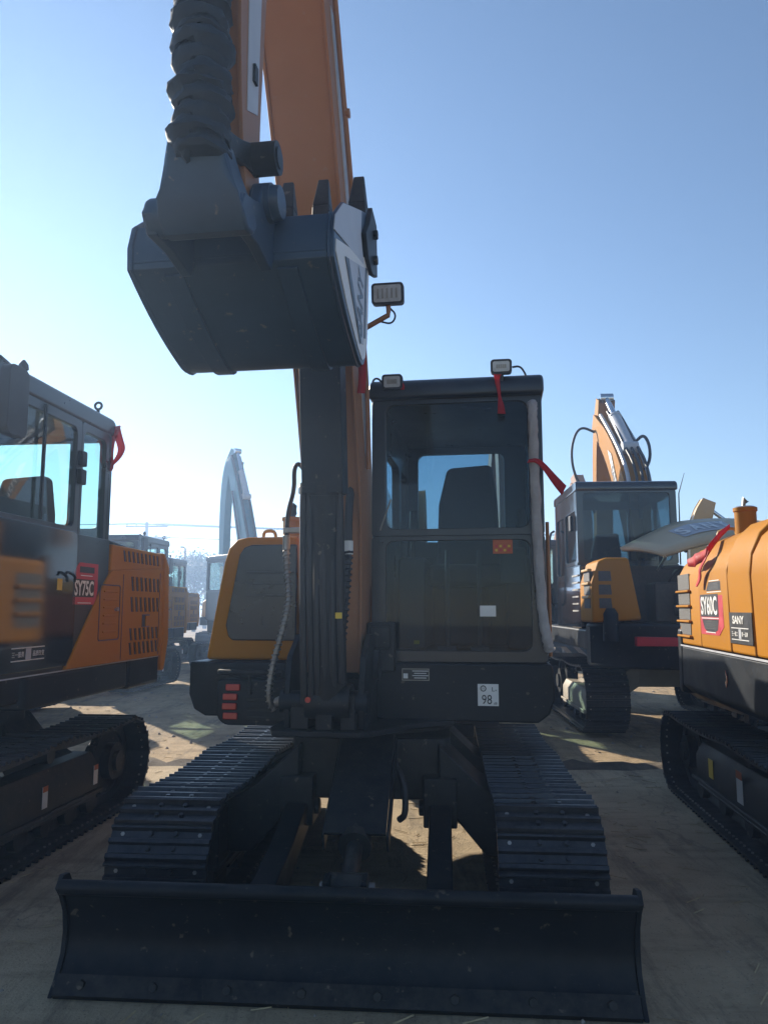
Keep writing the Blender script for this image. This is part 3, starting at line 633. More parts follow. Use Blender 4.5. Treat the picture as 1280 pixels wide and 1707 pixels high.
# --- boom cylinder with rod guard and hose bundle
bc = cylinder(main, 'boom_cylinder', -.105, (-.88, 1.00), (-1.14, 3.10), .085, .50, U)
b = MB(); b.prism([(-1.095, 2.00), (-1.235, 3.02), (-1.225, 3.03), (-1.085, 2.01)], 'x', -.205, -.005)
for x in (-.205, -.013): b.prism([(-1.09, 2.00), (-1.23, 3.02), (-1.10, 3.03), (-.95, 2.01)], 'x', x, x + .008)
b.build('rod_guard', 'black_paint', bc, bevel=.004)
for i, x in enumerate((-.212, -.178, -.145, -.108, -.068, -.030)):
    yo = -1.03 - .012 * (i % 2); b = MB(); b.tube(chaikin([(x * 1.02, -.95, 1.00 + .02 * i), (x, -.99 + .012 * (i % 2), 1.2), (x, yo + .005, 1.6), (x, yo, 1.95), (x * .98, yo - .015, 2.06 + .004 * i)], 2), .0155 if i % 3 else .018, 8); b.build('hose', 'rubber', bc)
def spiral(pts, r, pitch, name, mat, parent, rot=None):
    P = chaikin(pts, 3); b = MB(); b.tube(P, r * .8, 8); d = [0]
    for a, c in zip(P, P[1:]): d.append(d[-1] + (c - a).length)
    n = int(d[-1] / pitch * 7); o = []; j = 0
    for i in range(n):
        s_ = d[-1] * i / n
        while j < len(P) - 2 and d[j + 1] < s_: j += 1
        f = (s_ - d[j]) / (d[j + 1] - d[j]); p = P[j].lerp(P[j + 1], f); t = (P[j + 1] - P[j]).normalized(); u = t.orthogonal().normalized()
        u = (Vector((0, 1, 0)) - t * t.y).normalized(); v_ = t.cross(u); a = 6.2832 * i / 7; o.append(p + (u * math.cos(a) + v_ * math.sin(a)) * r)
    b.tube(o, r * .3, 5); return b.build(name, mat, parent, rot=rot)
h1 = spiral([(-.415, -.60, 1.78), (-.40, -.62, 1.62), (-.375, -.66, 1.50), (-.40, -.70, 1.34), (-.455, -.70, 1.15), (-.475, -.70, .98), (-.44, -.68, .93)], .017, .026, 'spiral_hose', 'worn_steel', main, U)
b = MB(); b.tube([(-.415, -.60, 1.77), (-.415, -.60, 1.85)], .021, 10); b.box(-.43, -.33, -.62, -.58, 1.86, 1.89); b.build('hose_clamp', 'worn_steel', h1, bevel=.004)
b = MB(); b.tube(chaikin([(-.415, -.60, 1.85), (-.41, -.60, 1.98), (-.375, -.60, 2.10), (-.38, -.60, 2.22), (-.35, -.60, 2.25), (-.31, -.58, 2.18)], 3), .013, 8); b.build('hose', 'rubber', main, rot=U)
h2 = spiral([(-.045, -.75, 1.75), (-.05, -.80, 1.5), (-.06, -.86, 1.25), (-.075, -.90, 1.08)], .025, .03, 'spiral_hose', 'rubber', main, U)
b = MB(); b.tube([(-.045, -.75, 1.73), (-.045, -.75, 1.80)], .027, 10); b.build('hose_clamp', 'sticker_white', h2)
b = MB(); b.tube(chaikin([(-.045, -.75, 1.80), (-.045, -.74, 1.95), (-.04, -.70, 2.1)], 2), .022, 8); b.build('hose', 'rubber', main, rot=U)
b = MB(); b.tube([(-.39, -.80, .985), (-.31, -.86, 1.02)], .026, 12); b.build('hose_end', 'worn_steel', main, rot=U)
plate('sticker', (-.03, -1.045, 1.42), FRONT, .032, .028, 'sticker_yellow', bc)
# --- bucket cylinder wrapped for transport, link
b = MB(); rr = [] ; pp = []
z = 2.715
while z < 4.3:
    l = random.uniform(.026, .058); rb = random.uniform(.072, .091); ox = random.uniform(-.011, .011)
    for f, k in ((0, .80), (.12, .93), (.35, 1.0), (.65, 1.0), (.88, .92), (1, .80)): pp.append((-.098 + ox, -2.70 - .0 * z, z + l * f)); rr.append(rb * k)
    z += l
b.tube(pp, rr, 20); b.v = [(v[0] + random.uniform(-.007, .007), v[1] + random.uniform(-.006, .006), v[2] + random.uniform(-.004, .004)) for v in b.v]; bcyl = b.build('bucket_cylinder', 'wrap_black', main, rot=U)
lk = [(-2.735, 2.80), (-2.64, 2.82), (-2.58, 2.72), (-2.535, 2.64), (-2.535, 2.585), (-2.57, 2.545), (-2.62, 2.54), (-2.665, 2.57), (-2.69, 2.62), (-2.71, 2.68)]
b = MB(); b.prism(lk, 'x', -.19, -.02)
n = len(lk); b.v = [(v[0] + (-.105 - v[0]) * max(0, (v[2] - 2.60) / .22) * .15 + (v[0] + .105) * (.55 if v[2] < 2.66 else .05), v[1], v[2]) for v in b.v]
b.cyl((-.285, -2.60, 2.605), (.015, -2.60, 2.605), .058, 22)
b.build('bucket_link', 'bucket_black_veiled', main, rot=U, bevel=.012)
for x in (-.185, -.035):
    b = MB(); b.prism(band([(-2.68, 2.78, .08), (-2.56, 2.83, .06), (-2.43, 2.875, .10)]), 'x', x - .012, x + .012); b.build('guide_link', 'frame_black', main, rot=U, bevel=.004)
# --- bucket: shell, side plates, lip, teeth
BW0, BW1 = -.475, .205
prof = [(-2.325, 2.735), (-2.350, 2.65), (-2.345, 2.575), (-2.26, 2.525), (-2.16, 2.475), (-2.05, 2.43), (-1.94, 2.395), (-1.86, 2.375), (-1.80, 2.385), (-1.755, 2.43), (-1.73, 2.50), (-1.70, 2.70), (-1.675, 2.90), (-1.66, 3.03)]
th = inset(prof + [(-2.0, 3.2)], .018)[:-1]
b = MB()
prof_s = prof[:2] + [tuple(p) for p in chaikin(prof[2:], 1)]; 
def off(p, k):
    o = []
    for i, q in enumerate(p):
        a = Vector(p[max(i - 1, 0)]); c = Vector(p[min(i + 1, len(p) - 1)]); t = (c - a).normalized(); o.append((q[0] - t.y * k, q[1] + t.x * k))
    return o
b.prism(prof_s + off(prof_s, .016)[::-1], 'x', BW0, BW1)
bucket = b.build('bucket', 'bucket_black_veiled', main, rot=U, bevel=.003)
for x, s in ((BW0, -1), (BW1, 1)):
    b = MB(); b.prism(prof_s + [(-1.70, 3.06), (-1.80, 3.02), (-2.2, 2.84)], 'x', x, x + s * .014); b.build('side_plate', 'bucket_black_veiled', bucket, bevel=.003)
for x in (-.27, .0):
    b = MB(); b.prism([(-2.33, 2.60), (-2.30, 2.74), (-2.33, 2.775), (-2.40, 2.80), (-2.47, 2.76), (-2.50, 2.69), (-2.56, 2.67), (-2.63, 2.65), (-2.66, 2.595), (-2.62, 2.545), (-2.50, 2.55), (-2.36, 2.53)], 'x', x - .018, x + .018); b.build('bucket_ear', 'bucket_black_veiled', bucket, bevel=.006)
b = MB(); b.tube([(-.02, -2.41, 2.735), (.035, -2.41, 2.735), (.035, -2.41, 2.735), (.062, -2.41, 2.735)], [.062, .062, .056, .052], 22); b.cyl((-.29, -2.41, 2.735), (.0, -2.41, 2.735), .05, 18); b.build('bucket_pin', 'bucket_black_veiled', bucket)
b = MB(); b.prism([(-1.675, 2.98), (-1.645, 2.98), (-1.640, 3.075), (-1.668, 3.075)], 'x', BW0 - .01, BW1 + .01); b.build('lip', 'bucket_black_veiled', bucket, bevel=.003)
for i in range(5):
    xc = BW0 + .035 + i * (BW1 - BW0 - .07) / 4; b = MB()
    lo = [(xc - .036, -1.70), (xc + .036, -1.70), (xc + .036, -1.62), (xc - .036, -1.62)]; hi = [(xc - .022, -1.655), (xc + .022, -1.655), (xc + .022, -1.635), (xc - .022, -1.635)]
    b.prism(lo, 'z', 3.02, 3.12); b.prism(lo, 'z', 3.12, 3.26, a2=hi); b.build('tooth', 'frame_black', bucket, bevel=.005)
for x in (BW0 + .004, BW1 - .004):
    b = MB(); b.tube([(x, p[0], p[1]) for p in off(prof_s, -.001)], .007, 6); b.build('weld_bead', 'bucket_black_veiled', bucket)
b = MB(); b.tube([(BW0 + .01, -2.345, 2.60), (BW1 - .01, -2.345, 2.60)], .005, 6); b.build('weld_bead', 'bucket_black_veiled', bucket)
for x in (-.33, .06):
    b = MB(); b.prism([(p[0], p[1]) for p in off(prof_s[3:16], -.0005)] + [(p[0], p[1]) for p in off(prof_s[3:16], -.012)][::-1], 'x', x - .035, x + .035); b.build('wear_strip', 'bucket_black_veiled', bucket, bevel=.003)
b = MB(); b.prism([(-1.86, 2.90), (-1.78, 2.98), (-1.72, 3.08), (-1.60, 3.06), (-1.58, 2.84), (-1.70, 2.80), (-1.80, 2.82)], 'x', .219, .239)
for y, z in ((-1.68, 2.87), (-1.68, 2.98)): b.cyl((.239, y, z), (.256, y, z), .022, 6)
b.build('side_cutter', 'frame_black', bucket, bevel=.004)
pd = [(-2.33, 2.73), (-2.25, 2.80), (-1.86, 2.98), (-1.86, 2.86), (-1.80, 2.78), (-1.735, 2.78), (-2.33, 2.60)]
b = MB(); b.prism([(-2.34, 2.72), (-2.22, 2.825), (-1.87, 2.985), (-1.88, 2.88), (-1.82, 2.79), (-2.36, 2.66)], 'x', .219, .2225); b.build('side_patch', 'decal_grey', bucket)
b = MB(); b.prism([(-2.33, 2.60), (-2.325, 2.645), (-1.69, 2.865), (-1.72, 2.60), (-1.74, 2.49), (-1.78, 2.425), (-1.84, 2.395), (-1.93, 2.415), (-2.13, 2.49)], 'x', .219, .222); dk = b.build('side_decal', 'sticker_white', bucket)
b = MB(); b.prism([(-2.14, 2.665), (-1.78, 2.79), (-1.79, 2.56), (-1.83, 2.46), (-1.88, 2.45)], 'x', .222, .2235); b.build('decal_field', 'decal_grey', dk)
b = MB(); b.prism([(-2.19, 2.648), (-2.13, 2.668), (-1.87, 2.452), (-1.90, 2.44)], 'x', .2235, .225); b.prism([(-1.79, 2.79), (-1.755, 2.80), (-1.785, 2.50), (-1.82, 2.49)], 'x', .2235, .225); b.build('decal_line', 'decal_black', dk)
text('lettering', 'SANY', (.2236, -1.905, 2.60), SIDE_P, .11, .25, 'decal_black', dk, bold=.02, rot=84)
# --- cab
CX0, CX1, CY0, CY1, CZ0, CZ1 = .03, .97, -.46, .92, 1.168, 2.735
cb = cab(main, CX0, CX1, CY0, CY1, CZ0, CZ1, U, 'cab_glass', belt=1.868, mid=.42)
b = MB(); b.tube(chaikin([(CX1 - .055, CY0 - .01, 2.55), (CX1 - .05, CY0 - .05, 2.56), (CX1 - .055, CY0 - .065, 2.50), (CX1 - .05, CY0 - .07, 2.2), (CX1 - .045, CY0 - .065, 1.8), (CX1 - .03, CY0 - .065, 1.45), (CX1 - .005, CY0 - .06, 1.28), (CX1 + .005, CY0 - .03, 1.24)], 3), .026, 12)
random.seed(3); b.v = [(v[0] + random.uniform(-.004, .004), v[1] + random.uniform(-.004, .004), v[2]) for v in b.v]
b.build('foam_wrapped_handrail', 'foam', cb)
b = MB(); b.tube([(CX1 + .016, CY0 + .06, 1.20), (CX1 + .016, CY0 + .06, 1.92)], .010, 8); b.build('drain_pipe', 'orange_paint', cb)
b = MB(); b.tube([(.08, CY0 - .012, 1.88), (.14, CY0 - .02, 2.05)], .004, 6); b.build('wiper', 'worn_steel', cb)
st = plate('red_sticker', (.745, CY0 + .012, 1.785), FRONT, .105, .075, 'sticker_orange', cb, .002)
for i in range(4):
    for j in range(2): plate('sticker_mark', (.711 + .0225 * i, CY0 + .0095, 1.772 + .022 * j - .006), FRONT, .013, .012, 'decal_red' if (i + j) % 2 else 'sticker_yellow', st, .001)
plate('paper_notice', (.66, CY0 + .012, 1.44), FRONT, .085, .058, 'sticker_white', cb, .002)
plate('floor_label', (.27, CY0 + .07, 1.27), FRONT, .03, .02, 'sticker_yellow', cb)
# plates on the front panel
dp = plate('data_plate', (.275, -.501, 1.105), FRONT, .145, .062, 'worn_steel', upper, .003)
plate('plate_field', (.275, -.5042, 1.105), FRONT, .138, .055, 'decal_black', dp, .001)
plate('plate_code', (.222, -.5052, 1.098), FRONT, .024, .026, 'sticker_white', dp, .001)
for i in range(4): plate('plate_line', (.30, -.5052, 1.124 - .012 * i), FRONT, .085 - .02 * (i % 2), .0035, 'sticker_white', dp, .001)
nl = plate('noise_label', (.655, -.501, 1.005), FRONT, .108, .112, 'sticker_white', upper, .002)
text('lettering', '98', (.648, -.503, .982), FRONT, .048, .052, 'decal_black', nl)
text('lettering', 'L', (.682, -.503, 1.035), FRONT, .022, .014, 'decal_black', nl); text('lettering', 'w', (.696, -.503, 1.029), FRONT, .008, .010, 'decal_black', nl)
text('lettering', 'dB', (.692, -.503, .963), FRONT, .013, .018, 'decal_black', nl)
b = MB(); ring_frame(b, [(.63 + .016 * math.cos(.3927 * i), 1.038 + .016 * math.sin(.3927 * i)) for i in range(16)], [(.63 + .011 * math.cos(.3927 * i), 1.038 + .011 * math.sin(.3927 * i)) for i in range(16)], 'y', -.5045, -.503); b.build('emblem', 'decal_black', nl)
text('lettering', ')))', (.629, -.503, 1.038), FRONT, .012, .012, 'decal_black', nl)
b = MB(); b.tube([(.265, -.512, .985), (.265, -.50, .985)], .014, 12); b.build('plug', 'frame_black', upper)
# work lights
I3 = Matrix.Identity(3)
def on_main(p): return (Matrix.Translation((-.03, 4.70, 0)) @ Matrix.Rotation(R(-8.5), 4, 'Z')) @ Vector(p)
wl = worklight(cb, 'work_light', (.155, CY0 - .055, 2.705), Matrix.Rotation(R(6), 3, 'X'), .115, .085)
wl2 = worklight(cb, 'work_light', (.755, CY0 - .055, 2.765), Matrix.Rotation(R(6), 3, 'X'), .115, .080)
b = MB(); b.tube(chaikin([(.10, CY0 - .03, 2.71), (.06, CY0 - .02, 2.75), (.03, CY0, 2.73), (.03, CY0 + .01, 2.66)], 2), .006, 6); b.build('lamp_cable', 'rubber', wl)
b = MB(); b.tube(chaikin([(.815, CY0 - .03, 2.77), (.86, CY0 - .03, 2.775), (.89, CY0, 2.73), (.89, CY0 + .02, 2.72)], 2), .006, 6); b.build('lamp_cable', 'rubber', wl2)
lb = worklight(boom, 'boom_light', (.185, -.90, 3.055), Matrix.Rotation(R(8), 3, 'X'), .165, .11)
b = MB(); b.tube([(-.02, -.84, 2.87), (.03, -.86, 2.88), (.185, -.885, 2.95), (.185, -.885, 3.0)], .014, 8); b.build('lamp_bracket', 'orange_paint', lb)
b = MB(); b.tube(chaikin([(.185, -.87, 3.0), (.225, -.86, 2.96), (.20, -.86, 2.91), (.14, -.87, 2.925)], 2), .005, 6); b.build('lamp_cable', 'rubber', lb)
# red ribbons
def rib(pts, wid, d, label): return ribbon('red_ribbon', [on_main(p) for p in pts], wid, d, label)
rib([(.045, -.88, 2.88), (.05, -.885, 2.84), (.045, -.86, 2.72), (.05, -.87, 2.62), (.04, -.86, 2.55)], .020, (1, .1, .0), 'faded red ribbon hanging from the lamp bracket on the boom')
rib([(.205, CY0 - .06, 2.70), (.215, CY0 - .065, 2.68), (.212, CY0 - .06, 2.66)], .010, (1, 0, 0), 'tiny red ribbon end at the small lamp beside the boom')
rib([(.735, CY0 - .065, 2.725), (.73, CY0 - .07, 2.70), (.74, CY0 - .075, 2.63), (.745, CY0 - .07, 2.58), (.75, CY0 - .075, 2.55), (.752, CY0 - .07, 2.50)], [.024, .014, .008, .018, .024], (1, .15, 0), 'red ribbon hanging in front of the windscreen from the right roof lamp')
rib([(CX1 - .085, CY0 - .095, 2.23), (CX1 - .04, CY0 - .105, 2.235), (CX1 - .0, CY0 - .09, 2.20), (CX1 + .05, CY0 - .085, 2.13), (CX1 + .10, CY0 - .08, 2.07)], [.010, .012, .018, .026, .030], (.45, 0, .9), 'red ribbon tied round the foam wrapped handrail, blown to the right')

# ================================================================== left neighbour: black cab side, louvred rear panel
left = thing('excavator', (-2.965, 5.05, 0), -5.5, 'excavator at left edge, glossy black cab side and louvred orange rear panel', 'excavator')
undercarriage(left, 1.01, .45, 2.58, .66)
b = MB(); b.prism(rrect(-1.0, -.55, 1.0, .85, .06), 'z', .88, 1.07); ufl = b.build('upper_frame', 'black_paint', left, bevel=.02)
b = MB(); b.prism([(-1.0, .85), (1.0, .85), (1.0, 1.40), (.9, 1.52), (.5, 1.66), (-.5, 1.66), (-.9, 1.52), (-1.0, 1.40)], 'z', .86, 1.10); b.build('counterweight', 'black_paint', left, bevel=.03)
b = MB(); b.box(.0, .97, -1.0, -.5, .92, 1.07); b.build('cab_floor', 'black_paint', left, bevel=.02)
LZ = 2.79
cl = cab(left, .02, 1.0, -1.02, .43, 1.072, LZ, None, 'tint_glass', belt=1.95, mid=-.02, interior=True, nose=.03, rear=(.10, .06), body='cab_black')
b = MB(); b.prism(rrect(-.98, 1.10, -.03, 1.94, .05), 'x', 1.0, 1.012); dr = b.build('door_panel', 'gloss_black', cl, bevel=.005)
b = MB(); b.tube(chaikin([(1.035, -.10, 1.62), (1.04, -.10, 1.66), (1.04, -.20, 1.68), (1.035, -.22, 1.66)], 1), .010, 6); b.build('door_handle', 'frame_black', dr)
for z in (2.30, 2.42): b = MB(); b.box(1.0, 1.035, -.075, .0, z - .05, z + .05); b.build('hinge', 'frame_black', cl, bevel=.01)
b = MB(); b.box(1.001, 1.018, -.50, -.485, 1.97, 2.66); b.build('window_divider', 'frame_black', cl)
# lettering strip on the door
ds = plate('door_lettering_line', (1.0125, -.54, 1.235), SIDE_P, .34, .006, 'sticker_white', dr, .001)
plate('door_lettering_line', (1.0125, -.54, 1.165), SIDE_P, .34, .006, 'sticker_white', dr, .001)
text('lettering', '三一服务', (1.0125, -.645, 1.20), SIDE_P, .032, .12, 'sticker_white', dr, bold=.01)
text('lettering', '品质改变', (1.0125, -.435, 1.20), SIDE_P, .032, .12, 'sticker_white', dr, bold=.01)
plate('door_code', (1.0125, -.54, 1.20), SIDE_P, .055, .06, 'decal_grey', dr, .001)
plate('door_notice', (1.0125, -.235, 1.60), SIDE_P, .06, .07, 'sticker_yellow', dr, .001)
# black side panel behind the door, then the louvred panel
b = MB(); b.prism([(.43, 1.072), (.43, 1.94), (1.40, 1.86), (1.40, 1.072)], 'x', .02, .985); b.build('engine_bay', 'frame_black', left, bevel=.01)
b = MB(); b.prism([(-.03, 1.08), (-.14, 1.08), (.30, 1.60), (.43, 1.93), (.0, 1.93)], 'x', 1.0, 1.008) if False else b.prism(rrect(-.025, 1.085, .425, 1.93, .02), 'x', 1.0, 1.008); sp = b.build('side_panel', 'cab_black', left, bevel=.004)
dq = [(-.165, -.12), (.145, -.12), (.165, -.02), (.165, .15), (-.09, .15), (-.165, .09)]
d0 = plate('model_decal', (1.009, .10, 1.60), SIDE_P, 0, 0, 'decal_red', sp, .003, poly=dq)
plate('decal_field', (1.0123, .075, 1.585), SIDE_P, .28, .115, 'decal_black', d0, .001)
plate('decal_bar', (1.0123, .11, 1.705), SIDE_P, .2, .04, 'decal_black', d0, .001); plate('decal_line', (1.0123, .105, 1.667), SIDE_P, .16, .005, 'sticker_white', d0, .001); plate('decal_line', (1.0123, .09, 1.49), SIDE_P, .18, .005, 'sticker_white', d0, .001)
text('lettering', 'SY75C', (1.0137, .075, 1.585), SIDE_P, .10, .255, 'sticker_white', d0, bold=.025)
yp = [(-.13, 1.078), (1.40, 1.078), (1.40, 1.78), (.47, 1.72), (.43, 1.70), (.30, 1.575)]
b = MB(); b.prism(yp, 'x', .99, 1.022); rp = b.build('rear_panel', 'yellow_paint', left, bevel=.008)
b = MB(); b.prism([(.44, 1.715), (1.40, 1.775), (1.40, 1.80), (1.36, 1.90), (.46, 1.905)], 'x', .93, 1.015); tpn = b.build('top_panel', 'yellow_paint', left, bevel=.012)
b = MB(); b.prism([(.46, 1.90), (1.36, 1.895), (1.36, 1.86), (.46, 1.86)], 'x', -.9, .95); b.build('engine_cover', 'yellow_paint', left, bevel=.01)
b = MB(); b.prism([(1.40, 1.06), (1.405, 1.84), (1.36, 1.905), (1.42, 1.91), (1.52, 1.80), (1.55, 1.20), (1.47, .95), (1.42, .96)], 'x', -.95, 1.03); b.build('rear_bumper', 'yellow_paint', left, bevel=.02)
def slots(root, x, y0, y1, z0, z1, n, parent, lean=.012, mat='decal_black'):
    for i in range(n):
        y = y0 + (y1 - y0) * i / (n - 1); b = MB()
        b.prism([(y - .011 - lean, z1), (y + .011 - lean, z1), (y + .011 + lean, z0), (y - .011 + lean, z0)], 'x', x - .001, x + .003); s_ = b.build('louvre_slot', mat, parent)
        b = MB(); b.prism([(y + .011 - lean, z1), (y + .022 - lean, z1 - .01), (y + .022 + lean, z0), (y + .011 + lean, z0)], 'x', x, x + .010); b.build('louvre_lip', 'yellow_paint', s_)
for z0, z1 in ((1.585, 1.69), (1.43, 1.54), (1.22, 1.31), (1.115, 1.205)): slots(rp, 1.022, .80, 1.29, z0, z1, 7, rp)
slots(tpn, 1.015, .66, 1.28, 1.795, 1.875, 9, tpn)
for y_, z_ in ((.64, 1.70), (1.33, 1.74)): b = MB(); b.box(1.021, 1.0245, y_, y_ + .007, 1.09, z_); b.build('panel_seam', 'decal_black', rp)
b = MB(); win(b, (.28, 1.235, .60, 1.62), (.288, 1.243, .592, 1.612), 'x', 1.0215, 1.025, .02, .015); b.build('hatch_seam', 'decal_black', rp)
for i in range(6): b = MB(); b.box(1.02, 1.032, .34, .54, 1.29 + .055 * i, 1.302 + .055 * i); b.build('hatch_louvre', 'yellow_paint', rp, bevel=.004)
b = MB(); b.box(1.021, 1.026, 1.0, 1.14, 1.315, 1.41); lt = b.build('latch_recess', 'decal_black', rp); b = MB(); b.box(1.024, 1.034, 1.05, 1.14, 1.32, 1.40); b.build('latch', 'yellow_paint', lt, bevel=.004)
b = MB(); b.cyl((1.022, .53, 1.45), (1.045, .53, 1.45), .014, 10); b.build('hatch_knob', 'worn_steel', rp)
plate('white_stripe', (1.003, .3, 1.073), SIDE_P, 2.2, .008, 'decal_grey', ufl, .001)
# mirror, beacon, lifting eyes
b = MB(); b.prism(rrect(-1.05, 2.36, -.86, 2.74, .05), 'x', 1.06, 1.12); b.tube([(1.09, -.95, 2.72), (1.0, -.97, 2.80)], .012, 6); b.build('mirror', 'rubber', cl, bevel=.02)
b = MB(); b.tube([(.96, -.67, LZ - .01), (.96, -.67, LZ + .02), (.96, -.67, LZ + .03), (.96, -.67, LZ + .06), (.96, -.67, LZ + .085)], [.014, .014, .03, .026, .008], 10); b.build('antenna_cap', 'rubber', cl)
eye_bolt(cl, .97, .24, LZ - .005)
for (x, y, mt) in ((1.0855, .15, 'sticker_orange'), (1.0855, -.55, 'sticker_orange')): pass
for y in (.62, -.05):
    s_ = plate('warning_sticker', (.889, y, .30), SIDE_P, .06, .13, 'sticker_white', left, .003); plate('sticker_head', (.8924, y, .35), SIDE_P, .058, .034, 'sticker_orange', s_, .001)
# far copies of the same machine, without its boom
G_ = copy_tree(left, None, skip=('lettering',)); G_.location = (-5.30, 14.9, 0); G_.rotation_euler.z = R(-6)
tag(G_, 'distant excavator with black cab and louvred orange panel, behind the left edge machine', 'excavator')
# its own boom, raised ahead and out of the frame
lb_ = beam(left, 'boom', [(-.55, 1.15, .22), (-.75, 1.7, .34), (-1.0, 2.25, .46), (-1.45, 2.75, .42), (-2.0, 3.0, .34), (-2.4, 2.95, .24)], -.2, .3, 'yellow_paint')
beam(left, 'arm', [(-2.2, 3.12, .2), (-2.35, 2.7, .28), (-2.4, 1.9, .24), (-2.3, 1.2, .16)], -.2, .2, 'yellow_paint')
cylinder(left, 'boom_cylinder', -.2, (-1.0, 1.0), (-1.5, 2.45), .07, .6)
rl = [(-2.965 + .995 * 1.02 + .096 * .42, 5.05 - .096 * 1.02 + .995 * .42, 2.745)]
c0 = Vector(rl[0]); ribbon('red_ribbon', [c0, c0 + Vector((-.035, -.01, -.10)), c0 + Vector((-.045, -.01, -.22)), c0 + Vector((-.03, -.02, -.30)), c0 + Vector((-.045, -.02, -.33))], .036, (1, 0, .05), 'red ribbon strip hanging against the rear window of the left cab')
ribbon('red_ribbon', [c0, c0 + Vector((.03, -.01, -.10)), c0 + Vector((.055, -.01, -.17)), c0 + Vector((.03, -.02, -.24)), c0 + Vector((-.03, -.02, -.30))], .026, (1, 0, .3), 'red ribbon loop bulging outward from the rear corner of the left cab')

# ================================================================== right neighbour: yellow hood side
right = thing('excavator', (3.18, 4.85, 0), -6.5, 'bright yellow excavator at the right edge with red and black decals on its hood', 'excavator')
undercarriage(right, 1.06, .45, 3.45, .64)
UR = R(-1.5)
b = MB(); b.prism([(-.995, 1.165), (-1.0, .86), (-.93, .80), (.93, .80), (1.0, .86), (1.0, 1.165)], 'y', -.95, 1.22); ufr = b.build('upper_frame', 'black_paint', right, rot=UR, bevel=.02)
b = MB(); b.prism([(-1.0, 1.22), (1.0, 1.22), (1.0, 1.35), (.6, 1.6), (-.6, 1.6), (-1.0, 1.35)], 'z', .79, 1.30); b.build('counterweight', 'black_paint', right, rot=UR, bevel=.03)
plate('white_stripe', (-1.0, .14, 1.168), SIDE_N, 2.15, .012, 'decal_grey', ufr, .006)
def hoodpart(name, y0, y1, shape, mat='yellow_paint'):
    b = MB(); b.prism(shape, 'y', y0, y1); return b.build(name, mat, right, rot=UR, bevel=.02, seg=3)
base = [(-.99, 1.175), (-.995, 1.70), (-.96, 1.80), (-.86, 1.93), (-.74, 1.985), (-.10, 2.0), (-.10, 1.175)]
hp1 = hoodpart('rear_hood', .66, 1.30, [(-.985, 1.175), (-.985, 1.70), (-.93, 1.80), (-.80, 1.92), (-.70, 1.955), (-.10, 1.97), (-.10, 1.175)])
hp2 = hoodpart('middle_hood', -.06, .645, base)
hump = [(-.99, 1.175), (-1.0, 1.66), (-.985, 1.78), (-.93, 1.90), (-.84, 1.985), (-.72, 2.02), (-.10, 2.03), (-.10, 1.175)]
hp3 = hoodpart('front_hood', -.52, -.075, hump); hp4 = hoodpart('tank_hood', -.95, -.535, [(-.99, 1.175), (-1.0, 1.64), (-.985, 1.76), (-.93, 1.87), (-.84, 1.95), (-.72, 1.985), (-.10, 2.0), (-.10, 1.175)])
fg = None
for i, (z0, z1) in enumerate(((1.60, 1.72), (1.485, 1.585), (1.37, 1.465), (1.255, 1.345))):
    b = MB(); b.prism([(.93, z0), (1.28, z0), (1.28, z1), (.93, z1)] if i < 3 else [(.93, z0), (1.20, z0), (1.28, z1), (.93, z1)], 'x', -.990, -.985 + .002); fg = b.build('grille', 'mesh_grey', hp1)
    b = MB(); b.box(-1.01, -.984, .90, 1.30, z0 - .022, z0 - .004); b.build('grille_bar', 'yellow_paint', fg, bevel=.007)
b = MB(); b.tube([(-.70, .45, 1.97), (-.70, .45, 2.13), (-.70, .45, 2.135), (-.70, .45, 2.16)], [.072, .072, .08, .08], 22); exr = b.build('exhaust_pipe', 'yellow_paint', hp2)
b = MB(); b.tube([(-.70, .45, 2.16), (-.70, .45, 2.17)], [.078, .06], 20); b.tube([(-.71, .45, 2.17), (-.70, .45, 2.225), (-.68, .45, 2.20)], [.012, .02, .012], 8); b.build('exhaust_cap', 'worn_steel', exr)
b = MB(); b.tube(chaikin([(-.80, .78, 1.92), (-.80, .78, 2.00), (-.79, .78, 2.03), (-.70, .74, 2.05), (-.68, .73, 2.02), (-.68, .73, 1.95)], 1), .013, 8); b.build('grab_handle', 'pale_yellow', hp2)
pq = [(-.28, -.19), (.17, -.19), (.28, -.13), (.28, .16), (.22, .19), (-.09, .19), (-.28, .09)]
d1 = plate('model_decal', (-.9905, .34, 1.465), SIDE_N, 0, 0, 'decal_red', hp2, .003, poly=pq)
plate('decal_field', (-.9937, .385, 1.475), SIDE_N, .44, .155, 'decal_black', d1, .001)
plate('decal_bar', (-.9937, .25, 1.605), SIDE_N, .21, .075, 'decal_black', d1, .001, poly=[(-.19, -.03), (.16, -.03), (.16, .03), (-.12, .03)])
plate('decal_bar', (-.9937, .37, 1.335), SIDE_N, .25, .10, 'decal_black', d1, .001, poly=[(-.20, .045), (.20, .045), (.17, -.025), (.08, -.045), (-.06, -.045), (-.15, -.02)])
for z, w_, yy in ((1.566, .34, .25), (1.388, .42, .375), (1.292, .24, .37), (1.642, .24, .24)): plate('decal_line', (-.9942, yy, z), SIDE_N, w_, .006, 'sticker_white', d1, .001)
for i in range(4): plate('decal_line', (-.9949, .375, 1.318 + .016 * i), SIDE_N, .28, .004, 'mesh_grey', d1, .001); plate('decal_line', (-.9949, .25, 1.585 + .012 * i), SIDE_N, .24, .004, 'mesh_grey', d1, .001)
text('lettering', 'SY60C', (-.9951, .385, 1.475), SIDE_N, .13, .40, 'sticker_white', d1, bold=.025)
s1 = plate('maker_decal', (-.9952, -.295, 1.335), SIDE_N, .43, .19, 'decal_black', hp3, .003)
text('lettering', 'SANY', (-.9985, -.26, 1.385), SIDE_N, .05, .22, 'sticker_white', s1, bold=.03)
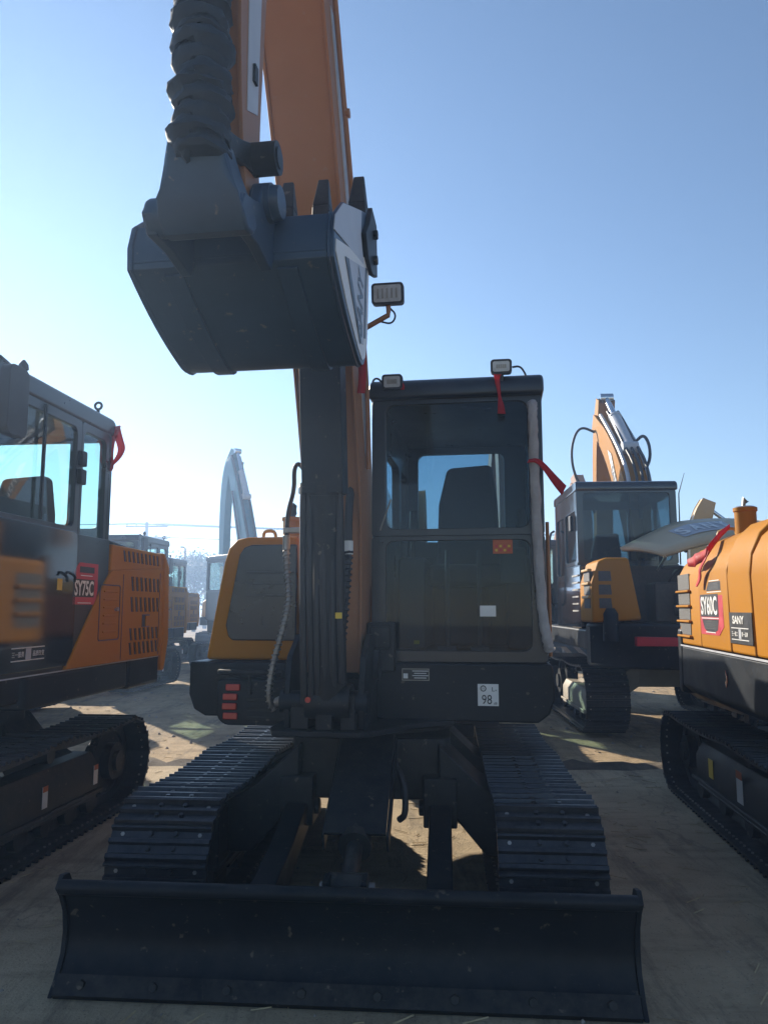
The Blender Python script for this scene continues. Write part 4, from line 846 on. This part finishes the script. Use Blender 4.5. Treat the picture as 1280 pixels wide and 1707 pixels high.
for z in (1.335, 1.265): plate('decal_line', (-.9983, -.28, z), SIDE_N, .33, .005, 'sticker_white', s1, .001)
text('lettering', '三一重工', (-.9985, -.185, 1.30), SIDE_N, .028, .115, 'sticker_white', s1, bold=.012); text('lettering', '第一品牌', (-.9985, -.375, 1.30), SIDE_N, .028, .115, 'sticker_white', s1, bold=.012)
plate('decal_code', (-.9983, -.28, 1.30), SIDE_N, .045, .058, 'decal_grey', s1, .001)
b = MB(); b.prism([(.02, 1.02), (.06, 1.06), (.04, 1.0), (.07, .98), (.05, .95), (.02, .985)], 'x', -1.0035, -1.0005); b.build('red_mark', 'lens_red', ufr)
for y, m_ in ((.72, 'sticker_yellow'),): plate('warning_sticker', (-.938, y, .32), SIDE_N, .10, .13, m_, right, .003)
s_ = plate('warning_sticker', (-.938, .12, .30), SIDE_N, .11, .15, 'sticker_white', right, .003); plate('sticker_head', (-.9414, .12, .40), SIDE_N, .11, .05, 'sticker_orange', s_, .001)
cr = cab(right, .02, .96, -.75, .60, 1.168, 2.70, None, 'dark_glass', belt=1.87, interior=False)
beam(right, 'boom', [(-.6, 1.1, .2), (-.8, 1.8, .32), (-1.3, 2.5, .40), (-2.2, 2.8, .32), (-2.9, 2.6, .22)], -.12, .3, 'yellow_paint')
def on_right(p): return (Matrix.Translation((3.18, 4.85, 0)) @ Matrix.Rotation(R(-8.0), 4, 'Z')) @ Vector(p)
ribbon('red_ribbon', [on_right(p) for p in ((-.72, .75, 2.065), (-.77, .68, 2.03), (-.83, .58, 1.995), (-.90, .47, 1.94), (-.97, .36, 1.88), (-1.01, .30, 1.84), (-1.02, .36, 1.815), (-1.05, .47, 1.80), (-1.03, .56, 1.79), (-1.06, .64, 1.785))], [.014, .022, .028, .034, .045, .02], on_right((0, .25, 1.0)) - on_right((0, 0, 0)), 'broad red ribbon draped from the yellow hood handle, flaring to a wide end')
ribbon('red_ribbon', [on_right(p) for p in ((-1.0, .30, 1.85), (-1.02, .32, 1.79), (-1.04, .40, 1.73), (-1.02, .47, 1.67), (-1.035, .53, 1.61))], [.012, .03, .04, .018], on_right((0, .95, .2)) - on_right((0, 0, 0)), 'red ribbon tail hanging over the red decal on the yellow hood')

# ================================================================== machine at the right rear, seen from behind with its hood open
D = thing('excavator', (3.62, 10.5, 0), -3.0, 'excavator behind the yellow one, seen from the rear with its engine hood raised', 'excavator')
undercarriage(D, 1.22, .50, 3.1, .80, frame='frame_grey')
b = MB(); b.box(-1.2, 1.2, -1.6, 1.5, .98, 1.22); b.build('upper_frame', 'black_paint', D, bevel=.03)
b = MB(); b.prism([(-1.2, -1.5), (1.2, -1.5), (1.2, -1.75), (1.0, -2.0), (.5, -2.18), (-.5, -2.18), (-1.0, -2.0), (-1.2, -1.75)], 'z', .80, 1.30); cw = b.build('counterweight', 'black_paint', D, bevel=.05, seg=3)
b = MB(); b.prism([(-.80, 1.055), (-.80, 1.155), (-.40, 1.15), (-.05, 1.10), (.08, 1.055)], 'y', -2.20, -2.10); b.build('red_stripe', 'decal_red', cw, bevel=.008)
b = MB(); b.tube([(-1.02, -1.98, 1.10), (-1.02, -1.98, 1.40), (-1.02, -1.98, 1.46)], [.085, .085, .05], 16); b.build('corner_post', 'black_paint', cw)
b = MB(); b.prism([(-1.22, 1.30), (-1.22, 1.74), (-1.14, 1.98), (-1.05, 2.02), (-.80, 2.02), (-.68, 1.33)], 'y', -2.0, -1.35); fp = b.build('radiator_door', 'yellow_paint', D, bevel=.03, seg=3)
for i in range(3):
    b = MB(); b.box(-1.226, -1.19, -1.93, -1.62, 1.46 + .15 * i, 1.57 + .15 * i); g_ = b.build('grille', 'mesh_grey', fp); b = MB(); b.box(-1.25, -1.2, -1.95, -1.60, 1.57 + .15 * i, 1.60 + .15 * i); b.build('grille_bar', 'pale_yellow', g_, bevel=.008)
    b = MB(); b.prism([(-1.14, 1.46 + .15 * i), (-1.0, 1.46 + .15 * i), (-1.01, 1.57 + .15 * i), (-1.14, 1.57 + .15 * i)], 'y', -2.006, -1.99); b.build('grille', 'mesh_grey', fp)
b = MB(); b.box(-1.21, -1.0, -1.34, -.72, 1.22, 1.98)
side = b.build('side_door', 'gloss_black', D, bevel=.02)
for i in range(6): b = MB(); b.box(-1.225, -1.2, -1.28, -.90, 1.42 + .085 * i, 1.44 + .085 * i); b.build('louvre', 'worn_steel', side)
# engine bay and open hood
b = MB(); b.box(-.66, 1.15, -1.50, -.72, 1.22, 1.95); eb = b.build('engine_bay', 'engine_dark', D)
b = MB(); b.box(-.5, .2, -1.9, -1.5, 1.30, 1.75); b.cyl((-.3, -1.92, 1.5), (.4, -1.92, 1.5), .14, 16); b.cyl((.45, -1.9, 1.32), (.45, -1.9, 1.65), .11, 14); b.build('engine_block', 'engine_dark', D, bevel=.03)
b = MB(); b.tube(chaikin([(-.45, -1.98, 1.9), (-.2, -2.02, 1.92), (-.12, -2.02, 1.8), (-.1, -2.0, 1.5)], 2), .022, 8); b.build('engine_hose', 'rubber', D)
b = MB(); b.box(.12, .30, -2.02, -1.93, 1.40, 1.62); b.build('reservoir', 'sticker_white', D, bevel=.02)
hd = []
b = MB(); nxh, nyh = 12, 5
for j in range(nyh + 1):
    for i in range(nxh + 1):
        u, v_ = i / nxh, j / nyh; x = -.62 + 1.95 * u; y = -1.55 - .62 * v_
        z = 2.24 + .20 * math.sin(math.pi * min(1, .12 + u * .8)) + .10 * u - .16 * v_ - .10 * v_ * v_ - .16 * max(0, .30 - u) / .3 * (1 - .9 * v_)
        hd.append((x + .22 * (1 - u) * (v_ - .5) * 1.4, y, z))
b.add(hd, [(j * (nxh + 1) + i, j * (nxh + 1) + i + 1, (j + 1) * (nxh + 1) + i + 1, (j + 1) * (nxh + 1) + i) for j in range(nyh) for i in range(nxh)])
hl = b.build('raised_hood', 'hood_pale', D, thick=.03)
def hood_pt(u, v_, k):
    x = -.62 + 1.95 * u; y = -1.55 - .62 * v_
    z = 2.24 + .20 * math.sin(math.pi * min(1, .12 + u * .8)) + .10 * u - .16 * v_ - .10 * v_ * v_ - .16 * max(0, .30 - u) / .3 * (1 - .9 * v_)
    return (x + .22 * (1 - u) * (v_ - .5) * 1.4, y - .4 * k, z + .9 * k)
b = MB(); b.add([hood_pt(.20 + .30 * i / 8, .30 + .42 * j, .022) for j in (0, 1) for i in range(9)], [(i, i + 1, 10 + i, 9 + i) for i in range(8)]); hlb = b.build('hood_badge', 'decal_grey', hl)
for i_, ch in enumerate('SANY'):
    u_ = .235 + .075 * i_; c_ = Vector(hood_pt(u_, .51, .026)); ax_ = (Vector(hood_pt(u_ + .05, .51, .026)) - c_).normalized(); ay_ = (Vector(hood_pt(u_, .41, .026)) - c_).normalized(); az_ = ax_.cross(ay_)
    text('lettering', ch, c_, Matrix((ax_, ay_, az_)).transposed(), .20, .115, 'sticker_white', hlb, bold=.03)
for x in (-.35, .55):
    b = MB(); b.tube([(x, -1.52, 1.90), (x + .05, -1.85, 2.12)], .014, 8); b.build('hood_strut', 'worn_steel', D)
b = MB(); b.tube([(-.3, -1.50, 1.95), (-.3, -1.52, 2.30)], .022, 8); b.tube([(.7, -1.50, 1.95), (.7, -1.52, 2.40)], .022, 8); b.build('hood_hinge', 'frame_black', D)
b = MB(); nn_ = 12
b.add([hood_pt(i / nn_, 1.0, 0) for i in range(nn_ + 1)] + [tuple(Vector(hood_pt(i / nn_, 1.0, 0)) + Vector((0, .03, -.03))) for i in range(nn_ + 1)], [(i, i + 1, nn_ + 2 + i, nn_ + 1 + i) for i in range(nn_)])
b.add([hood_pt(0, j / 5, 0) for j in range(6)] + [tuple(Vector(hood_pt(0, j / 5, 0)) + Vector((.03, 0, -.03))) for j in range(6)], [(j, j + 1, 7 + j, 6 + j) for j in range(5)])
b.build('hood_skirt', 'hood_pale', hl, thick=.012)
b = MB()
for x in (-.2, .35, .9): b.tube([(x, -1.58, 2.26), (x, -1.85, 2.20), (x, -2.08, 2.08)], .02, 6)
b.build('hood_rib', 'frame_black', hl)
for x in (.0, .16, -.3):
    b = MB(); b.tube(chaikin([(x, -1.5, 1.6), (x + .1, -1.75, 1.95), (x + .35, -1.9, 1.85), (x + .5, -1.95, 1.45)], 2), .018, 8); b.build('engine_hose', 'rubber', D)
b = MB(); b.tube(chaikin([(-1.24, .30, 1.5), (-1.30, .32, 1.55), (-1.30, .32, 2.5), (-1.22, .30, 2.55)], 2), .016, 8); b.build('grab_rail', 'frame_black', D)
cd = cab(D, -1.19, .02, -1.16 + .0, .40, 1.22, 3.02, None, 'dark_glass', belt=2.02, mid=-.3, interior=True, body='gloss_black')
cd.rotation_euler.z = 0
b = MB(); b.box(-1.235, -1.19, -.95, -.83, 2.42, 2.62); b.build('cab_hinge', 'frame_black', cd, bevel=.015)
eye_bolt(cd, -1.1, .2, 3.01)
b = MB(); b.tube([(.12, -.9, 2.0), (.14, -.9, 2.9), (.22, -.9, 3.16)], [.010, .007, .003], 6); b.build('antenna', 'rubber', D)
bd = beam(D, 'boom', [(-.15, 1.3, .3), (.35, 2.3, .42), (.75, 3.15, .56), (1.5, 4.0, .44), (2.5, 4.66, .28)], .05, .40, 'yellow_paint')
b = MB(); b.prism([(.72, 2.95), (.86, 3.02), (1.45, 3.95), (1.25, 3.85)], 'x', -.162, -.1595); b.build('boom_decal', 'sticker_white', bd)
text('lettering', 'SANY', (-.1625, 1.08, 3.42), SIDE_N, .14, .5, 'decal_black', bd, bold=.03, rot=-56)
cylinder(D, 'arm_cylinder', .05, (.95, 3.88), (2.30, 5.02), .09, .6, None, 'decal_grey')
beam(D, 'arm', [(2.35, 5.02, .20), (2.55, 4.62, .34), (2.75, 4.0, .30), (2.85, 2.6, .22)], .05, .28, 'yellow_paint')
for k_, x in enumerate((-.02, .06, .15)):
    b = MB(); b.tube(chaikin([(x, .30, 2.9), (x + .03, .50, 3.50 + .03 * k_), (x - .02, .98, 3.96), (x, 1.45, 4.34), (x, 1.95, 4.70)], 3), .022, 8); b.build('boom_hose', 'rubber', bd)
b = MB(); b.tube(chaikin([(.20, 1.12, 4.02), (.31, 1.10, 4.12), (.34, .92, 3.92), (.30, .78, 3.66), (.20, .72, 3.50)], 3), .024, 8); b.build('boom_hose', 'rubber', bd)
b = MB(); b.box(-.36, -.14, .28, .36, 3.08, 3.20); b.build('cab_lamp', 'rubber', cd, bevel=.02)
for x in (-.10, .20):
    b = MB(); b.tube(chaikin([(x, .40, 2.95), (x, .55, 3.45), (x, 1.0, 3.88), (x, 1.5, 4.26), (x, 2.1, 4.68)], 3), .03, 8); b.build('boom_pipe', 'decal_grey', bd)
b = MB(); b.tube(chaikin([(-.12, 2.4, 4.45), (-.38, 2.5, 4.6), (-.52, 2.55, 4.25), (-.50, 2.55, 3.8), (-.30, 2.6, 3.45), (-.12, 2.7, 3.1)], 3), .022, 8); b.build('arm_hose', 'rubber', D)

# ================================================================== simpler machines farther back
def far_machine(loc, yaw, label, paint, boom, arm=None, cabx=(.05, 1.0), flip=False, cab_h=2.75, cyl=None, cabmat='cab_black', bw=.34):
    t = thing('excavator', loc, yaw, label, 'excavator')
    undercarriage(t, 1.1, .45, 2.9, .66, shoes=False)
    b = MB(); b.prism(rrect(-1.05, -.6, 1.05, 1.2, .08), 'z', .90, 1.18); b.build('upper_frame', 'black_paint', t, bevel=.02)
    b = MB(); b.prism([(-1.0, .65), (1.0, .65), (1.0, 1.25), (.8, 1.5), (.4, 1.68), (-.4, 1.68), (-.8, 1.5), (-1.0, 1.25)], 'z', 1.18, 1.62); hd_ = b.build('engine_hood', paint, t, bevel=.06, seg=3)
    b = MB(); b.prism([(-1.0, 1.18), (1.0, 1.18), (1.0, 1.35), (.8, 1.58), (.4, 1.76), (-.4, 1.76), (-.8, 1.58), (-1.0, 1.35)], 'z', .92, 1.18); b.build('counterweight', 'black_paint', t, bevel=.04)
    b = MB(); b.prism([(-1.0, 1.18), (-.4, 1.18), (-.4, 1.80), (-.85, 1.80), (-.97, 1.68)], 'y', -.5, .66); tk = b.build('side_tank', paint, t, bevel=.04)
    fins(tk, -1, -.99, -.1, .5, 1.28, 1.62, 3, paint)
    b = MB(); b.tube([(-.4, 1.0, 1.6), (-.4, 1.0, 2.0), (-.4, 1.0, 2.03)], [.06, .06, .07], 14); b.build('exhaust_pipe', paint, t)
    cab(t, cabx[0], cabx[1], -.75, .62, 1.18, cab_h, None, 'tint_glass', interior=True, body=cabmat)
    bo = beam(t, 'boom', boom, -.2, bw, paint)
    if arm: beam(t, 'arm', arm, -.2, bw * .75, paint)
    if cyl: cylinder(t, 'arm_cylinder', -.2, *cyl, .08, .55, None, 'decal_grey')
    cylinder(t, 'boom_cylinder', -.2, (-.8, 1.05), (boom[2][0] - .1, boom[2][1]), .075, .55)
    b = MB(); off_ = [(q[0] - .12, q[1] + .18) for q in boom[1:-1]]
    b.tube(chaikin([(-.02, q[0], q[1]) for q in off_], 2), .025, 8); b.build('boom_pipe', 'rubber', bo)
    return t
F_ = far_machine((-3.15, 19.2, 0), 220, 'teal excavator beyond the dirt yard with its boom raised steeply', 'teal_paint',
    [(-.5, 1.3, .3), (-.6, 2.2, .40), (-.9, 3.2, .50), (-1.3, 4.4, .38), (-1.75, 5.5, .24)], [(-1.60, 5.75, .18), (-1.95, 5.25, .34), (-2.1, 4.2, .30), (-2.1, 2.6, .24)], cyl=((-.98, 4.4), (-1.52, 5.7)), bw=.28)
b = MB(); b.tube([(-.3, -1.0, 2.9), (-.45, -1.0, 3.0)], .02, 6); b.box(-.62, -.42, -1.05, -.97, 2.93, 3.07); b.build('boom_lamp', 'rubber', F_, bevel=.02)
I_ = far_machine((2.25, 15.2, 0), 0, 'orange excavator glimpsed in the gap right of the middle cab', 'orange_paint',
    [(-.5, 1.3, .3), (-.6, 2.0, .45), (-1.0, 2.9, .6), (-1.6, 3.9, .42), (-2.1, 4.5, .28)], [(-2.0, 4.75, .2), (-2.25, 4.2, .36), (-2.4, 3.2, .3), (-2.3, 1.8, .2)])
H_ = far_machine((.10, 9.05, 0), 176, 'excavator hidden behind the middle one, a cab edge and lifting eye showing beside the boom', 'yellow_paint',
    [(-.5, 1.3, .3), (-.42, 1.85, .42), (-.55, 2.45, .56), (-1.2, 2.85, .5), (-2.2, 2.85, .36), (-3.0, 2.5, .26)], [(-2.9, 2.7, .2), (-3.1, 2.3, .32), (-3.1, 1.4, .26), (-2.9, .8, .18)], cab_h=2.84)
eye_bolt(H_, .93, .45, 2.835)
text('lettering', 'SANY', (-.028, -.95, 2.72), SIDE_P, .22, .75, 'sticker_white', H_, bold=.03, rot=18)
E_ = far_machine((8.05, 16.0, 0), -96, 'yellow excavator farther right, only its folded arm top showing above the raised hood', 'pale_yellow',
    [(-.5, 1.3, .3), (-.5, 2.0, .45), (-.7, 2.7, .5), (-.95, 3.05, .4), (-1.25, 3.25, .28)], [(-1.15, 3.75, .28), (-1.30, 3.4, .40), (-1.42, 2.9, .36), (-1.5, 1.5, .24)], cyl=((-.35, 2.95), (-1.18, 3.62)))

for (loc, yaw, lab, src) in (((-6.5, 21.0, 0), -6, 'hazy excavator in the far row, left of the teal one', left), ((-6.1, 11.2, 0), -6, 'excavator added behind the left edge machine to shade the yard, seen only through its windows', left), ((-.75, 14.2, 0), -5, 'excavator added in the row behind to shade the ground, its cab hidden by the middle machine', left), ((-5.4, 27.5, 0), 8, 'hazy excavator far off between the dark cab and the teal machine', E_),  # the two hidden copies of left are added to shade the ground
                             ((4.6, 21.0, 0), 12, 'far orange excavator right of the middle cab, partly behind the one with the raised hood', I_), ((-2.3, 26.0, 0), 190, 'far excavator behind the teal one, mostly hidden by the middle machine', H_)):
    c_ = copy_tree(src, None, skip=('lettering', 'boom', 'arm', 'boom_cylinder') if src is left else ('lettering',)); c_.location = loc; c_.rotation_euler.z = R(yaw); tag(c_, lab, 'excavator')
# a teal machine needs its hoses and boom cylinder in view
for x in (-.32, -.08):
    b = MB(); b.tube(chaikin([(x, -.38, 2.3), (x, -.62, 3.28), (x, -1.07, 4.48), (x, -1.60, 5.58)], 3), .035, 8); b.build('boom_hose', 'rubber', F_)
b = MB(); b.tube(chaikin([(-.34, -1.5, 5.3), (-.50, -1.7, 5.5), (-.52, -2.05, 5.1), (-.34, -2.1, 4.7)], 3), .03, 8); b.build('arm_hose', 'rubber', F_)
# ================================================================== utility poles, wires, trees
def pole(x, y, h, label, arms=((.25, 1.0), (.85, 1.0))):
    t = thing('utility_pole', (x, y, 0), 0, label, 'utility pole', 'utility poles beyond the yard')
    b = MB(); b.tube([(0, 0, -.3), (0, 0, h)], [.19, .13], 10); b.build('post', 'wood_pole', t)
    for dz, l in arms:
        b = MB(); b.box(-l, l, -.06, .06, h - dz - .06, h - dz + .06); a = b.build('crossarm', 'wood_pole', t)
        for x_ in (-l + .1, -l * .5, l * .5, l - .1):
            b = MB(); b.tube([(x_, 0, h - dz + .06), (x_, 0, h - dz + .14), (x_, 0, h - dz + .26)], [.03, .075, .05], 8); b.build('insulator', 'insulator', a)
    return t
PX = lambda px, Y: (px - 640) / FPX * Y * .995
p1 = pole(PX(241, 62), 62, 8.45, 'taller utility pole with two crossarms above the dark cab', ((.35, 1.7), (1.35, 1.7)))
p2 = pole(PX(257, 85), 85, 9.6, 'shorter looking utility pole farther off, right of the taller one', ((.3, 1.6), (1.9, 2.0)))
def wire(a, c, sag, label):
    b = MB(); a = Vector(a); c = Vector(c); b.tube([a.lerp(c, i / 24) - Vector((0, 0, sag * 4 * (i / 24) * (1 - i / 24))) for i in range(25)], .028, 5)
    tag(b.build('power_line', 'rubber'), label, 'power line', 'overhead power lines')
x1 = PX(241, 62)
for i, (dx, dz, lab) in enumerate(((-1.55, .40, 'upper outer'), (-.8, .37, 'upper inner'), (1.5, .40, 'upper right'), (-1.5, 1.38, 'lower outer'))):
    z = 8.45 - dz + .27 - .0
    wire((x1 + dx, 62, z), (x1 + 62 + dx, 66, z - .4), .5, 'overhead power line running right from the taller pole, %s insulator' % lab)
    wire((x1 + dx, 62, z), (x1 - 50 + dx, 58, z + .6), .5, 'overhead power line running left from the taller pole, %s insulator' % lab)
x2 = PX(257, 85)
wire((x2 - 1.5, 85, 9.3), (x2 - 40, 60, 12.5), 1.6, 'slack service wire dropping from upper left to the farther pole')
wire((x2 + 1.9, 85, 7.9), (x2 + 60, 95, 7.4), .8, 'low power line running right from the farther pole')
def tree(x, y, h, rad, label, n=2600, seed=1):
    random.seed(seed); t = thing('tree', (x, y, 0), random.random() * 360, label, 'tree', 'trees beyond the yard')
    b = MB(); b.tube([(0, 0, -.2), (.05, .02, h * .25), (-.05, .05, h * .5), (.02, 0, h * .8)], [h * .03, h * .024, h * .016, h * .006], 8)
    cl_ = []
    for i in range(9):
        a = 2.4 * i; z = h * (.38 + .055 * i); r_ = rad * (1 - .06 * i) * random.uniform(.5, .85); e = Vector((math.cos(a) * r_, math.sin(a) * r_, z + h * .12)); cl_.append(e)
        b.tube([(0, 0, z - h * .1), tuple(e * .55 + Vector((0, 0, z * .45))), tuple(e)], [h * .012, h * .008, h * .003], 6)
    b.build('trunk', 'bark', t)
    b = MB(); cl_ += [Vector((random.gauss(0, rad * .35), random.gauss(0, rad * .35), h * random.uniform(.6, .95))) for _ in range(10)]
    for i in range(n):
        c = random.choice(cl_); p = c + Vector((random.gauss(0, 1), random.gauss(0, 1), random.gauss(0, .75))) * rad * .23; s_ = random.uniform(.06, .15)
        u = Vector((random.gauss(0, 1), random.gauss(0, 1), random.gauss(0, 1))).normalized(); v_ = u.orthogonal().normalized()
        b.add([p - u * s_, p + v_ * s_ * .5, p + u * s_, p - v_ * s_ * .5], [(0, 1, 2, 3)])
    tag(b.build('crown', 'leaf', t), None, kind='stuff')
tree(PX(325, 52), 52, 4.9, 2.2, 'tree crown showing left of the teal machine cab, nearest to it', 3200, 4)
tree(PX(343, 60), 60, 5.4, 2.6, 'tree peeping out right beside the teal cab, taller than its neighbour', 3000, 9)
tree(PX(296, 75), 75, 4.6, 2.6, 'low hazy tree between the dark cab and the teal machine', 2600, 14)
tree(PX(926, 70), 70, 4.8, 3.0, 'hazy tree seen in the gap right of the middle cab', 2600, 21)
t = thing('lamp_post', (PX(307, 40), 40, 0), 0, 'thin grey lamp post rising left of the teal machine', 'lamp post')
b = MB(); b.tube([(0, 0, -.1), (0, 0, 4.6)], [.06, .045], 8); b.build('post', 'wood_pole', t)
b = MB(); b.tube([(0, 0, 4.55), (.0, -.3, 4.65), (0, -.5, 4.62)], .03, 6); b.box(-.07, .07, -.75, -.45, 4.57, 4.64); b.build('lamp_head', 'worn_steel', t)

# ================================================================== haze over the yard, thickened to imitate lens glare
b = MB(); b.box(-320, 320, -70, 440, -1.0, 13.2); hz = b.build('haze', 'rubber')
m = bpy.data.materials.new('haze_glare'); m.use_nodes = True; n = m.node_tree; n.nodes.clear()
o_ = n.nodes.new('ShaderNodeOutputMaterial'); pv = n.nodes.new('ShaderNodeVolumePrincipled')
pv.inputs['Color'].default_value = (.43, .63, .97, 1); pv.inputs['Density'].default_value = .0062; pv.inputs['Anisotropy'].default_value = .54
n.links.new(pv.outputs[0], o_.inputs['Volume']); hz.data.materials.clear(); hz.data.materials.append(m)
tag(hz, 'thin haze over the whole yard, thickened to imitate lens glare', 'haze', kind='stuff')
